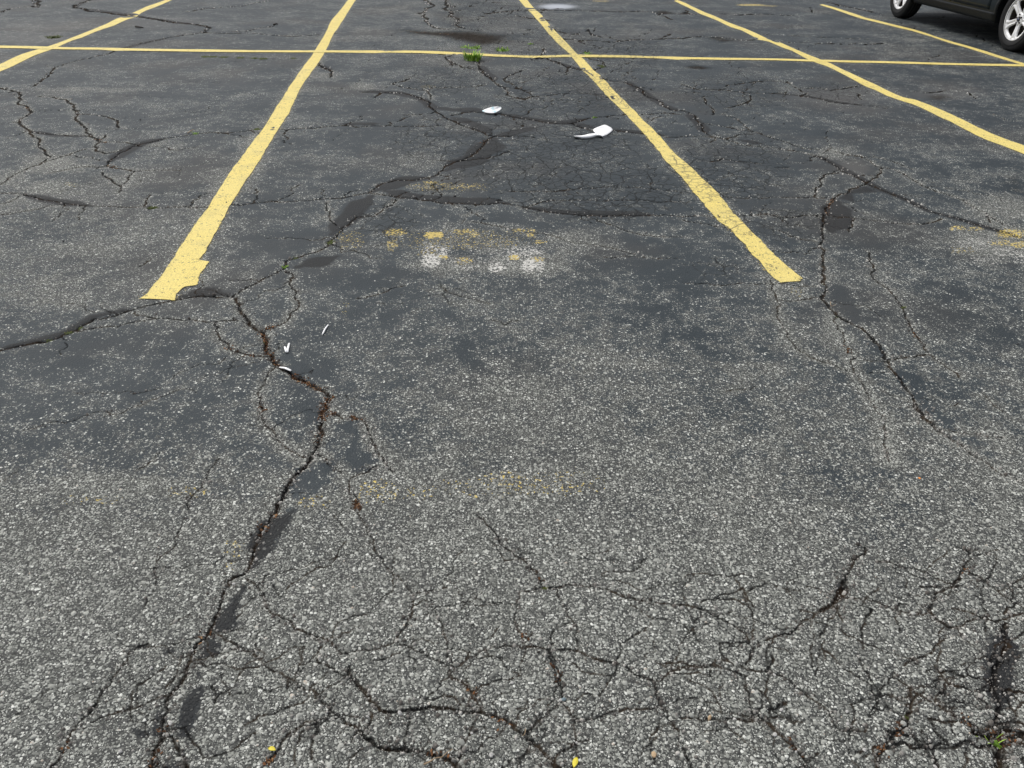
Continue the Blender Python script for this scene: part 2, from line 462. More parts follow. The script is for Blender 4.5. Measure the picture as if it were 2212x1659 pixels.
# --- cracks traced tile by tile: (row, column, width in mm, worn edge, dirt, points)
CR = [
 (0,0,9,.2,0,[(0,1245),(150,1250),(280,1290),(420,1310),(560,1325),(690,1330),(800,1338),(950,1335),(1060,1340),(1190,1335),(1290,1340),(1365,1335),(1430,1325),(1500,1322),(1570,1325),(1640,1315),(1700,1308),(1760,1302),(1850,1305),(1950,1298),(2060,1290),(2212,1285),(2292,1268),(2392,1250)]),
 (0,0,7,.2,.2,[(620,1085),(680,1070),(720,1030),(780,985),(860,945),(960,920),(1060,895),(1160,875),(1280,858),(1400,848),(1500,850),(1620,838),(1700,832),(1780,830),(1860,838),(1950,828),(2080,820),(2212,810),(2332,815),(2472,808),(2612,812),(2732,808),(2852,805)]),
 (0,0,8,.6,.6,[(0,565),(90,585),(120,625),(160,675),(195,710),(170,745),(125,785),(150,815),(185,840),(210,880),(250,930),(290,980),(320,1015),(290,1040),(220,1070),(150,1100),(90,1130),(30,1170),(0,1190)]),
 (0,0,6,.5,.3,[(185,835),(260,860),(360,865),(480,870),(570,875),(610,885),(640,900),(680,870)]),
 (0,0,6,.6,.5,[(250,615),(340,620),(430,640),(480,670),(485,710),(490,750),(520,790),(560,830),(590,870),(630,895),(650,915),(610,945),(620,975),(680,995),(720,985),(790,970)]),
 (0,0,5,.4,.4,[(650,915),(740,915),(830,920),(880,935)]),
 (0,0,4,.4,0,[(500,730),(600,735),(680,745),(760,770),(770,820)]),
 (0,0,3,.1,0,[(640,830),(780,830),(900,828)]),
 (0,0,5,.3,.2,[(680,1070),(760,1085),(850,1100),(950,1100),(1070,1095),(1180,1100)]),
 (0,0,4,.4,0,[(870,1100),(830,1150),(780,1210),(770,1240)]),
 (0,0,4,.4,0,[(660,1110),(720,1160),(780,1200)]),
 (0,0,4,.3,.3,[(970,1255),(940,1300),(935,1330)]),
 (0,0,4,.2,0,[(0,1380),(120,1365),(250,1345),(330,1325)]),
 (0,0,5,.4,0,[(280,1050),(400,1010),(500,975),(560,960)]),
 (0,0,5,.5,0,[(340,1110),(480,1080),(620,1075)]),
 (0,0,6,.3,.2,[(200,560),(260,520),(330,470),(400,420),(470,400),(580,375),(680,350),(740,325),(800,315),(900,285),(1000,265),(1100,240),(1200,225),(1290,215)]),
 (0,0,6,.1,0,[(1290,215),(1370,185),(1330,165),(1200,150),(1080,135),(960,115),(880,105),(800,95),(700,80),(560,60),(480,45),(520,20),(600,-10)]),
 (0,0,4,.4,0,[(1290,215),(1450,215),(1620,215),(1760,225),(1900,230),(2100,220),(2212,210)]),
 (0,0,4,.4,0,[(1500,205),(1580,205),(1680,185),(1780,165)]),
 (0,0,4,.4,0,[(1180,75),(1330,55),(1450,45),(1560,40),(1650,20),(1750,5)]),
 (0,0,5,.2,0,[(0,80),(60,55),(130,45),(200,35),(240,45),(210,-5)]),
 (0,0,10,.4,.4,[(2015,400),(2070,415),(2110,440),(2150,470),(2140,500)]),
 (0,0,4,.5,0,[(2120,1310),(2140,1370),(2145,1430),(2180,1460)]),
 # T01
 (0,1,8,.4,.2,[(355,1290),(330,1330),(260,1370),(220,1400),(100,1405),(60,1440),(0,1480),(-32,1540),(-82,1590),(-152,1630),(-252,1659)]),
 (0,1,10,.15,.1,[(130,590),(250,595),(360,600),(450,610),(520,635),(570,680),(610,715),(680,755),(750,790),(830,820),(900,845),(960,870),(1000,875)]),
 (0,1,11,.25,.5,[(1000,875),(940,910),(920,940),(890,970),(850,1000),(780,1040),(720,1055),(670,1080),(630,1125),(560,1150),(460,1170),(350,1170),(270,1190),(220,1220),(180,1250)]),
 (0,1,9,.25,.1,[(180,1250),(270,1260),(360,1280),(480,1290),(600,1310),(700,1320),(800,1325),(920,1330),(1020,1320),(1090,1328),(1170,1340),(1250,1360),(1350,1380),(1450,1390),(1560,1400),(1700,1405),(1850,1400),(2000,1400),(2212,1410),(2432,1405),(2572,1390),(2732,1385),(2912,1410),(3062,1395),(3122,1390)]),
 (0,1,4,.1,0,[(1180,1345),(1300,1310),(1480,1300),(1700,1305),(1900,1300),(2212,1310)]),
 (0,1,4,.1,0,[(1080,1240),(1250,1245),(1400,1240),(1600,1225),(1850,1215),(2050,1230),(2212,1250)]),
 (0,1,5,.1,0,[(1000,875),(1100,880),(1200,880),(1260,890)]),
 (0,1,7,.15,.1,[(720,740),(800,720),(900,722),(1000,728),(1090,745),(1180,765),(1290,785),(1390,800),(1490,800),(1560,780),(1650,760),(1750,750),(1850,742),(2000,740),(2100,730),(2212,742)]),
 (0,1,6,.3,.1,[(1490,800),(1560,830),(1640,850),(1750,845),(1850,860),(2000,875),(2110,890),(2212,885),(2362,885),(2492,895)]),
 (0,1,4,.3,0,[(1580,1405),(1680,1440),(1780,1470),(1850,1500),(2000,1530),(2212,1540)]),
 (0,1,4,.4,0,[(850,1440),(960,1460),(1080,1485),(1200,1510),(1330,1520),(1420,1545),(1540,1580),(1700,1600),(1900,1650)]),
 (0,1,9,.4,.4,[(880,380),(890,430),(920,470),(970,510),(1020,550),(1080,590),(1130,630),(1190,640),(1240,620)]),
 (0,1,5,.3,0,[(700,395),(780,430),(870,440)]),
 (0,1,4,.4,0,[(930,545),(800,560),(650,565),(590,560),(560,590),(580,640)]),
 (0,1,4,.4,0,[(460,500),(330,540),(400,560),(560,580)]),
 (0,1,4,.2,0,[(640,350),(750,345),(690,385),(720,420)]),
 (0,1,4,.2,0,[(1240,620),(1140,560),(1060,520),(1110,480),(1180,450)]),
 (0,1,4,.2,0,[(1240,620),(1400,605),(1600,600),(1760,630)]),
 (0,1,8,.2,.3,[(1310,310),(1330,370),(1400,400),(1470,430),(1550,445),(1640,490),(1720,510),(1830,525),(1910,560),(1960,610),(2040,640),(2080,680),(2130,710),(2212,720)]),
 (0,1,6,.2,.4,[(1580,330),(1590,370),(1700,400),(1690,430),(1640,450)]),
 (0,1,5,.2,0,[(1360,180),(1450,210),(1540,215)]),
 (0,1,5,.4,0,[(560,-10),(555,60),(520,100),(550,130),(570,155),(640,180),(740,185)]),
 (0,1,9,.3,.4,[(700,-10),(720,70),(700,100),(760,130),(740,160),(800,180)]),
 (0,1,8,.1,.2,[(930,85),(1020,75),(1130,65),(1290,63),(1420,65),(1600,72),(1800,75),(1950,68),(2050,85),(2150,90),(2212,88),(2300,92)]),
 (0,1,7,.2,.1,[(1440,250),(1560,255),(1700,265),(1800,265),(1880,255),(2000,255),(2212,250),(2332,235),(2462,240),(2612,262),(2702,258)]),
 (0,1,5,.2,0,[(1130,95),(1230,115),(1350,130)]),
 (0,1,5,.2,0,[(1600,180),(1620,220),(1700,240)]),
 (0,1,4,.3,0,[(640,1035),(720,1045),(880,1030),(1000,1010),(1090,980)]),
 # T02
 (0,2,10,.35,.1,[(0,715),(60,740),(100,790),(130,850),(190,880),(280,900),(360,930),(450,945),(560,955),(680,970),(780,985),(870,1010),(940,1050),(1020,1100),(1100,1140),(1190,1190),(1260,1220),(1350,1260),(1440,1290),(1540,1340),(1650,1380),(1780,1410),(1900,1450),(2050,1490),(2212,1530),(2400,1590)]),
 (0,2,11,.3,.6,[(1190,1190),(1140,1210),(1080,1235),(1010,1265),(970,1290),(945,1330),(930,1390),(920,1450),(905,1520),(890,1590),(905,1659)]),
 (0,2,6,.5,.1,[(1190,1190),(1230,1160),(1270,1130),(1290,1090),(1230,1060),(1150,1010),(1030,995)]),
 (0,2,6,.5,.2,[(1010,1120),(940,1130),(890,1170),(860,1220),(850,1270),(870,1285)]),
 (0,2,4,.1,0,[(940,1280),(800,1280),(650,1280),(450,1280),(250,1275)]),
 (0,2,6,.3,.2,[(290,750),(390,800),(460,850),(540,880),(620,905),(700,930),(780,960),(870,965),(960,975),(1050,1000),(1180,1015),(1290,1025),(1400,1060),(1500,1100)]),
 (0,2,7,.5,.1,[(1290,1085),(1370,1100),(1440,1130),(1500,1170),(1560,1210),(1640,1240),(1720,1260),(1810,1290),(1890,1340),(1980,1390),(2000,1440)]),
 (0,2,5,.5,0,[(1990,1400),(2080,1450),(2150,1470)]),
 (0,2,5,.3,0,[(140,800),(300,825),(450,855)]),
 (0,2,4,.2,0,[(290,900),(370,870),(460,870)]),
 (0,2,5,.3,0,[(920,1390),(1050,1405),(1130,1415),(1280,1430),(1450,1445),(1560,1445),(1680,1410)]),
 (0,2,5,.3,.4,[(1110,1410),(1100,1460),(1080,1500)]),
 (0,2,5,.4,0,[(620,1490),(700,1530),(780,1550),(870,1560)]),
 (0,2,6,.2,0,[(0,1430),(120,1450),(200,1465),(300,1475)]),
 (0,2,6,.2,.1,[(180,1050),(260,1030),(360,1050),(480,1060)]),
 (0,2,6,.2,0,[(600,1090),(690,1090)]),
 (0,2,5,.2,.2,[(0,545),(100,580),(250,580),(400,600),(500,605),(620,600),(780,620),(960,655),(1100,670),(1250,685),(1330,695)]),
 (0,2,4,.3,.2,[(680,525),(740,570),(860,565),(960,580),(1050,570),(1130,555)]),
 (0,2,4,.3,.2,[(740,570),(800,600),(770,625)]),
 (0,2,4,.2,0,[(1140,600),(1160,640)]),
 (0,2,4,.3,0,[(280,560),(350,545),(480,525),(620,520),(680,525)]),
 (0,2,4,.3,0,[(430,610),(440,650),(380,680),(290,700)]),
 (0,2,6,.2,.3,[(140,620),(150,670),(190,700),(200,740)]),
 (0,2,4,.2,0,[(480,215),(640,225),(850,235),(1050,245),(1200,255)]),
 (0,2,5,.2,0,[(480,258),(640,270),(800,275),(1000,280),(1300,280)]),
 (0,2,4,.1,0,[(200,85),(380,95),(560,90),(720,100)]),
 (0,2,6,.1,0,[(930,10),(1010,35),(1100,50),(1190,65),(1300,95)]),
 (0,2,4,.3,0,[(2000,740),(2090,775),(2212,790)]),
 (0,2,4,.4,0,[(1480,590),(1600,600),(1700,585),(1850,600),(1900,640)]),
 # T10
 (1,0,12,.25,.3,[(1960,0),(1910,15),(1850,30),(1845,75),(1800,105),(1740,135),(1680,165),(1610,195),(1550,235),(1510,265),(1420,265),(1330,260),(1230,265),(1150,280),(1080,292),(1000,310),(920,330),(850,350),(780,375),(700,395),(620,405),(570,435),(520,460),(460,490),(400,520),(330,545),(270,560),(180,575),(80,595),(0,615),(-200,640)]),
 (1,0,6,.3,0,[(870,360),(940,385),(1010,400),(1080,400),(1160,410),(1280,420),(1400,425),(1540,420)]),
 (1,0,6,.3,.2,[(1010,400),(930,415),(820,435),(700,455),(600,470),(500,490)]),
 (1,0,14,.5,.9,[(1530,270),(1545,310),(1560,360),(1600,410),(1640,460),(1690,490),(1710,520),(1720,570),(1735,620),(1760,660),(1790,700),(1830,735),(1890,765),(1940,800),(2010,835),(2070,865),(2120,890),(2140,920),(2110,960),(2090,1010),(2090,1070),(2085,1130),(2070,1190),(2050,1250),(2020,1290),(1990,1340),(1950,1390),(1910,1430),(1870,1480),(1830,1560),(1800,1640),(1790,1659)]),
 (1,0,7,.6,.2,[(1870,100),(1900,130),(1890,200),(1910,260),(1940,310),(1920,350),(1880,390),(1860,420),(1800,450),(1740,470),(1710,500)]),
 (1,0,7,.6,.3,[(1400,430),(1410,500),(1440,550),(1480,590),(1540,620),(1610,635),(1680,645),(1740,655)]),
 (1,0,6,.6,.4,[(1790,710),(1740,770),(1700,840),(1670,890),(1680,950),(1690,1010),(1700,1060),(1740,1110),(1790,1170),(1840,1230),(1900,1270),(1960,1300),(2020,1310)]),
 (1,0,6,.6,.2,[(2050,1280),(2110,1310),(2170,1370),(2212,1410)]),
 (1,0,5,.2,0,[(1040,1265),(1000,1310),(950,1350),(870,1380)]),
 (1,0,6,.2,0,[(1420,1310),(1380,1360),(1340,1430),(1310,1500),(1240,1560),(1220,1640)]),
 (1,0,3,.1,0,[(480,885),(620,880),(760,885),(880,890),(960,870),(1040,850)]),
 (1,0,4,.2,0,[(600,1015),(760,1020),(880,970),(980,930),(1090,890),(1160,860),(1230,855),(1270,880)]),
 (1,0,4,.1,0,[(0,1460),(60,1430),(130,1390)]),
 (1,0,4,.1,0,[(150,1130),(260,1100),(420,1080),(560,1030)]),
 (1,0,5,.2,0,[(980,15),(940,45),(900,65)]),
 # T11
 (1,1,8,.6,.5,[(-100,1000),(0,1050),(90,1045),(160,1090),(190,1160),(220,1230),(245,1300),(290,1350),(340,1400)]),
 (1,1,7,.5,.2,[(230,1360),(170,1400),(80,1430),(50,1460),(50,1540),(100,1610),(115,1659)]),
 (1,1,4,.3,0,[(640,200),(760,260),(860,280),(960,310)]),
 (1,1,4,.3,0,[(980,420),(1060,450),(1150,420)]),
 (1,1,4,.2,0,[(100,280),(200,260),(330,210),(420,190)]),
 (1,1,3,.2,0,[(1700,10),(1900,5),(2100,20),(2212,22)]),
 # T12
 (1,2,15,.35,.2,[(910,0),(905,60),(920,140),(930,220),(900,270),(930,310),(960,350),(1000,390),(1050,420),(1110,450),(1180,490),(1230,540)]),
 (1,2,21,.35,.1,[(1230,540),(1280,590),(1310,640)]),
 (1,2,14,.5,.2,[(1310,640),(1340,710),(1380,770),(1420,830),(1470,890),(1500,950)]),
 (1,2,24,.4,.1,[(1500,950),(1540,1010),(1590,1070),(1620,1095)]),
 (1,2,8,.6,.1,[(1620,1095),(1640,1120),(1700,1160),(1800,1220),(1900,1300),(2000,1360),(2100,1420),(2212,1480)]),
 (1,2,5,.4,.1,[(1640,1130),(1760,1140),(1860,1150),(1950,1165),(2090,1170)]),
 (1,2,6,.4,.4,[(1200,-40),(1230,130),(1300,190),(1350,230),(1400,300),(1440,370),(1460,430),(1490,490),(1540,550),(1580,620),(1640,680),(1720,730),(1790,790)]),
 (1,2,6,.4,.3,[(1580,640),(1500,660),(1420,665),(1340,675)]),
 (1,2,4,.3,0,[(1330,690),(1230,685),(1120,670)]),
 (1,2,5,.6,.3,[(570,160),(580,230),(610,290),(620,360),(610,400),(650,470),(690,550),(730,610),(800,640),(870,680),(950,700),(1040,740),(1110,760)]),
 (1,2,4,.1,0,[(0,180),(150,180),(350,185),(520,185),(700,190),(850,200)]),
 (1,2,4,.3,0,[(870,270),(760,290),(640,290)]),
 (1,2,5,.8,.2,[(990,400),(1000,460),(1040,540),(1070,620),(1090,700),(1130,780),(1170,850),(1210,930),(1260,1010),(1300,1070),(1320,1150),(1310,1250),(1340,1330)]),
 (1,2,4,.4,0,[(1290,870),(1370,910),(1440,930)]),
 (1,2,4,.2,0,[(280,880),(380,870),(480,850)]),
 (1,2,5,.2,0,[(1950,900),(2010,960),(2080,1010)]),
 # T20
 (2,0,13,.3,.7,[(1790,0),(1720,90),(1690,140),(1650,230),(1640,290),(1620,350),(1580,400),(1500,430),(1480,480),(1440,540),(1420,620),(1390,680),(1370,740),(1350,780),(1310,830),(1260,880),(1240,920),(1220,980),(1210,1050),(1170,1110),(1120,1160),(1080,1210),(1090,1280),(1060,1340),(1050,1420),(1030,1500),(1000,1580),(980,1659),(960,1720)]),
 (2,0,12,.2,.7,[(1080,1400),(1130,1470),(1150,1530),(1190,1580),(1220,1659),(1240,1720)]),
 (2,0,9,.2,.3,[(1600,420),(1660,470),(1710,540),(1720,610),(1770,660),(1830,680),(1890,710),(1940,760),(2010,790),(2090,810),(2150,860),(2212,920)]),
 (2,0,9,.2,.3,[(1360,790),(1430,800),(1500,840),(1560,870),(1640,900),(1690,960),(1740,1010),(1830,1050),(1900,1090),(1960,1150),(2040,1190),(2090,1240),(2140,1290),(2212,1340)]),
 (2,0,7,.1,.2,[(2060,1190),(2120,1140),(2212,1100)]),
 (2,0,8,.1,.4,[(2060,1350),(2050,1430),(2010,1520),(2020,1600)]),
 (2,0,10,.1,.5,[(2090,1340),(1990,1360),(1930,1400),(1870,1440),(1820,1500),(1790,1560),(1740,1610),(1690,1659),(1650,1720)]),
 (2,0,5,.1,0,[(1200,30),(1150,130),(1140,200),(1110,240),(1040,280),(1010,330),(1000,400),(1000,480),(960,550),(930,610)]),
 (2,0,4,.1,0,[(1230,660),(1150,700),(1100,730)]),
 (2,0,9,.1,.4,[(960,850),(880,880),(830,930),(780,1000),(720,1080),(660,1150),(630,1230),(590,1290),(540,1330),(490,1390),(450,1450),(430,1520),(390,1590),(330,1659),(290,1720)]),
 (2,0,7,.1,.2,[(590,1360),(680,1320),(780,1290),(900,1260),(980,1220),(1070,1190)]),
 (2,0,7,.2,.3,[(1240,960),(1330,950),(1420,920),(1500,890),(1560,870)]),
 # T21
 (2,1,8,.1,.4,[(880,20),(930,60),(970,110),(1020,190),(1070,240),(1130,290),(1190,320),(1230,360),(1270,420),(1310,480)]),
 (2,1,9,.1,.3,[(1310,490),(1400,490),(1460,470),(1560,480),(1650,485),(1720,500),(1800,535),(1900,560),(2000,590),(2100,590),(2212,600),(2302,620),(2382,650),(2462,690),(2552,740),(2632,790),(2662,870),(2652,950),(2622,985)]),
 (2,1,7,.1,.2,[(1310,490),(1230,510),(1150,520),(1160,560),(1140,600),(1120,670),(1130,730),(1170,790),(1200,820)]),
 (2,1,6,.1,.1,[(1400,510),(1420,570),(1460,630),(1500,700),(1530,770),(1530,840),(1540,900)]),
 (2,1,9,.1,.3,[(1170,880),(1250,870),(1340,890),(1440,890),(1540,900),(1600,930),(1680,960),(1770,975),(1840,1000),(1900,1050),(1970,1070),(2030,1090),(2040,1150),(2060,1220),(2110,1290),(2150,1370),(2190,1470),(2212,1520),(2250,1600),(2270,1700)]),
 (2,1,8,.1,.3,[(2050,1090),(2110,1050),(2170,1020),(2212,1005),(2312,990),(2442,1000),(2542,1030),(2612,1060)]),
 (2,1,7,.1,.3,[(1200,820),(1170,800),(1180,870),(1130,870),(1040,870),(960,885),(890,910),(830,940),(780,980),(730,1000)]),
 (2,1,10,.1,.4,[(730,1000),(700,1040),(720,1080),(790,1110),(840,1160),(870,1210),(900,1270),(920,1300)]),
 (2,1,8,.1,.2,[(0,920),(100,900),(220,890),(310,860),(370,800),(420,740),(450,680),(470,610),(470,540)]),
 (2,1,7,.1,.1,[(380,860),(460,880),(530,910),(590,950),(660,980),(720,1000)]),
 (2,1,6,.1,.1,[(470,530),(560,515),(640,500),(690,490)]),
 (2,1,6,.1,.2,[(115,0),(180,150),(230,280),(280,340),(340,400),(390,440),(430,490),(470,530)]),
 (2,1,6,.1,.1,[(560,600),(610,660),(650,720),(670,800),(690,880),(720,980)]),
 (2,1,6,.1,.3,[(860,530),(900,570),(960,590),(1010,600)]),
 (2,1,9,.1,.4,[(1340,890),(1380,980),(1390,1050),(1420,1120),(1430,1190),(1470,1270),(1500,1320),(1560,1350),(1640,1340),(1720,1300),(1800,1285),(1900,1280),(1990,1270),(2050,1260)]),
 (2,1,8,.1,.3,[(1510,1340),(1510,1420),(1530,1500),(1530,1570),(1500,1640),(1490,1720)]),
 (2,1,9,.1,.2,[(1430,1200),(1380,1270),(1340,1310),(1280,1350),(1240,1390),(1200,1430)]),
 (2,1,14,.1,.6,[(920,1300),(1000,1320),(1060,1350),(1120,1400),(1190,1440),(1240,1490),(1300,1550),(1360,1600),(1420,1659),(1470,1720)]),
 (2,1,7,.1,.2,[(1210,1440),(1220,1520),(1160,1600),(1140,1659)]),
 (2,1,14,.1,.6,[(50,1010),(60,1080),(120,1140),(180,1200),(240,1270),(300,1300),(400,1285),(520,1280),(580,1260),(660,1270),(760,1285),(840,1300),(920,1300)]),
 (2,1,7,.1,.2,[(-160,950),(-60,1010),(60,1080)]),
 (2,1,14,.1,.7,[(0,1340),(70,1380),(130,1430),(190,1480),(260,1530),(360,1540),(460,1545),(560,1560),(650,1590),(720,1620),(760,1680)]),
 (2,1,8,.1,.3,[(190,1300),(180,1380),(150,1430)]),
 (2,1,9,.1,.3,[(430,1300),(430,1400),(410,1480),(410,1540)]),
 (2,1,9,.1,.3,[(880,1340),(840,1400),(820,1460),(780,1520),(760,1600),(740,1659)]),
 (2,1,9,.1,.4,[(120,1540),(60,1600),(40,1659),(20,1720)]),
 # T22
 (2,2,15,.1,.4,[(1180,230),(1140,290),(1100,340),(1070,400),(1050,450)]),
 (2,2,30,.1,.3,[(1045,450),(1030,520),(1005,560)]),
 (2,2,22,.1,.4,[(1000,560),(960,605),(900,640)]),
 (2,2,10,.1,.3,[(900,640),(850,680),(780,700),(740,750),(690,790),(620,800),(540,830)]),
 (2,2,7,.1,.1,[(1000,600),(1010,650),(1050,720)]),
 (2,2,8,.1,.3,[(1260,310),(1330,320),(1410,350),(1500,360),(1580,390),(1640,430),(1700,450),(1760,460)]),
 (2,2,12,.1,.4,[(1850,240),(1870,300),(1820,370),(1800,430),(1750,480),(1690,505),(1640,520),(1620,570),(1600,640),(1650,690),(1720,740),(1780,740)]),
 (2,2,6,.1,.1,[(1850,240),(1950,250),(2050,240)]),
 (2,2,8,.1,.2,[(1060,560),(1190,560),(1260,580),(1330,610),(1420,640),(1500,660),(1600,650)]),
 (2,2,9,.1,.3,[(1870,390),(1960,440),(2040,500),(2110,560),(2180,590),(2212,620),(2300,680)]),
 (2,2,6,.1,.1,[(2080,500),(2140,460),(2212,400)]),
 (2,2,9,.1,.4,[(1750,620),(1850,640),(1950,680),(2040,710),(2090,690),(2140,670),(2212,650)]),
 (2,2,20,.1,.5,[(2100,720),(2090,800),(2080,900),(2040,990),(2020,1080),(2040,1200),(2050,1300),(2030,1370),(2060,1430),(2080,1500)]),
 (2,2,20,.1,.9,[(2060,1440),(2120,1400),(2212,1430),(2300,1450)]),
 (2,2,25,.1,.9,[(1900,1420),(1980,1440),(2080,1500),(2060,1600),(2070,1659),(2080,1720)]),
 (2,2,8,.1,.3,[(410,1060),(410,1120),(430,1200),(440,1260),(470,1310)]),
 (2,2,9,.1,.4,[(470,1310),(380,1340),(250,1350),(130,1350),(0,1330)]),
 (2,2,11,.1,.5,[(470,1310),(560,1370),(620,1430),(690,1490),(760,1560),(800,1620),(830,1700)]),
 (2,2,8,.1,.3,[(540,1020),(610,1050),(700,1090),(790,1160),(880,1230),(940,1280),(970,1350),(1010,1400),(1100,1410),(1200,1390)]),
 (2,2,6,.1,.2,[(1150,950),(1200,1040),(1240,1110),(1270,1180),(1250,1250)]),
 (2,2,14,.1,.6,[(1470,1140),(1490,1220),(1460,1300),(1420,1400),(1350,1470),(1300,1540),(1270,1620),(1250,1700)]),
 (2,2,10,.1,.4,[(1370,1070),(1430,1100),(1510,1160),(1580,1200),(1640,1210),(1700,1160),(1700,1100)]),
 (2,2,11,.1,.5,[(1640,1220),(1700,1270),(1780,1320),(1850,1360),(1900,1420),(1960,1450),(2030,1440)]),
 (2,2,9,.1,.3,[(1480,1430),(1540,1500),(1590,1560),(1650,1600),(1660,1659)]),
 (2,2,8,.1,.3,[(1440,990),(1500,950),(1560,930)]),
 (2,2,10,.1,.3,[(1640,990),(1690,1060),(1730,1110),(1830,1130),(1900,1190),(1990,1250)]),
 (2,2,8,.1,.3,[(2100,1160),(2160,1190),(2212,1230)]),
 (2,2,8,.1,.4,[(880,1560),(800,1620),(760,1659)]),
 (2,2,6,.1,.2,[(1780,740),(1830,820),(1890,860),(1960,930),(2040,990)]),
 (2,2,7,.1,.2,[(1780,740),(1860,700),(1950,680)]),
]
for r, c, w, chip, dirt, pts in CR:
    crack(gpts(tp(r, c, pts)), w * .001 * (.86 if r == 2 else 1), chip, dirt, .10 if r else .07)
# hairline side branches
hair = np.random.default_rng(3)
for r, c, w, chip, dirt, pts in CR:
    if w < 7: continue
    P = gpts(tp(r, c, pts))
    for k in range(1, len(P) - 1):
        if hair.random() < (.30 if r == 0 else .16):
            d = P[k + 1] - P[k - 1]; d /= np.linalg.norm(d) + 1e-9
            a = hair.choice([-1, 1]) * hair.uniform(.6, 1.5)
            e = np.array((d[0] * math.cos(a) - d[1] * math.sin(a), d[0] * math.sin(a) + d[1] * math.cos(a)))
            L = hair.uniform(.05, .22) * (1 + .25 * P[k][1])
            Q = [P[k], P[k] + e * L * .5 + hair.normal(0, .02, 2), P[k] + e * L + hair.normal(0, .03, 2)]
            crack(np.array(Q), .003, .15, 0, .16)

# networks of fine block cracking on the far part of the lot
def network(u0, u1, v0, v1, cx_, cy_, p, w, seed, mf=.17):
    r_ = np.random.default_rng(seed)
    c = np.array([gp(u0, v0), gp(u1, v0), gp(u0, v1), gp(u1, v1)])
    xa, xb, ya, yb = c[:, 0].min(), c[:, 0].max(), c[:, 1].min(), c[:, 1].max()
    nx, ny = int((xb - xa) / cx_) + 2, int((yb - ya) / cy_) + 2
    G = np.array([[(xa + (i + .5 * (j % 2) + r_.uniform(-.36, .36)) * cx_, ya + (j + r_.uniform(-.36, .36)) * cy_) for i in range(nx)] for j in range(ny)])
    for j in range(ny - 1):
        for i in range(nx - 1):
            for a, b in (((j, i), (j, i + 1)), ((j, i), (j + 1, i if j % 2 == 0 else i + 1))):
                m_ = (G[a] + G[b]) / 2
                u, v = project(m_[0], m_[1])
                if not (u0 < u < u1 and v0 < v < v1) or r_.random() > p: continue
                mid = m_ + r_.normal(0, .03, 2)
                crack(np.array([G[a], mid, G[b]]), w * r_.uniform(.6, 1.4), .10, .15, .10, mf)
network(950, 1180, -8, 105, .24, .55, .55, .0045, 1)
network(1000, 1420, 60, 235, .24, .44, .42, .0040, 2)
network(1240, 1720, 120, 270, .30, .44, .36, .0038, 3)
network(930, 1560, 235, 480, .20, .26, .32, .0032, 4)
network(640, 960, 60, 420, .26, .36, .14, .0030, 5)
network(1480, 1900, 230, 560, .24, .28, .26, .0030, 6)
network(1560, 2180, 20, 130, .45, .70, .16, .0040, 8)
network(60, 640, 120, 420, .30, .34, .12, .0030, 9)
network(1900, 2300, 1480, 1700, .080, .070, .5, .0075, 10, .4)
network(600, 2260, 1180, 1420, .14, .12, .40, .0042, 11, .4)
network(300, 2260, 1400, 1700, .115, .10, .46, .0050, 12, .4)
network(300, 760, 1350, 1700, .14, .12, .16, .0050, 14, .4)
network(1500, 2260, 1250, 1600, .10, .09, .34, .0060, 13, .4)

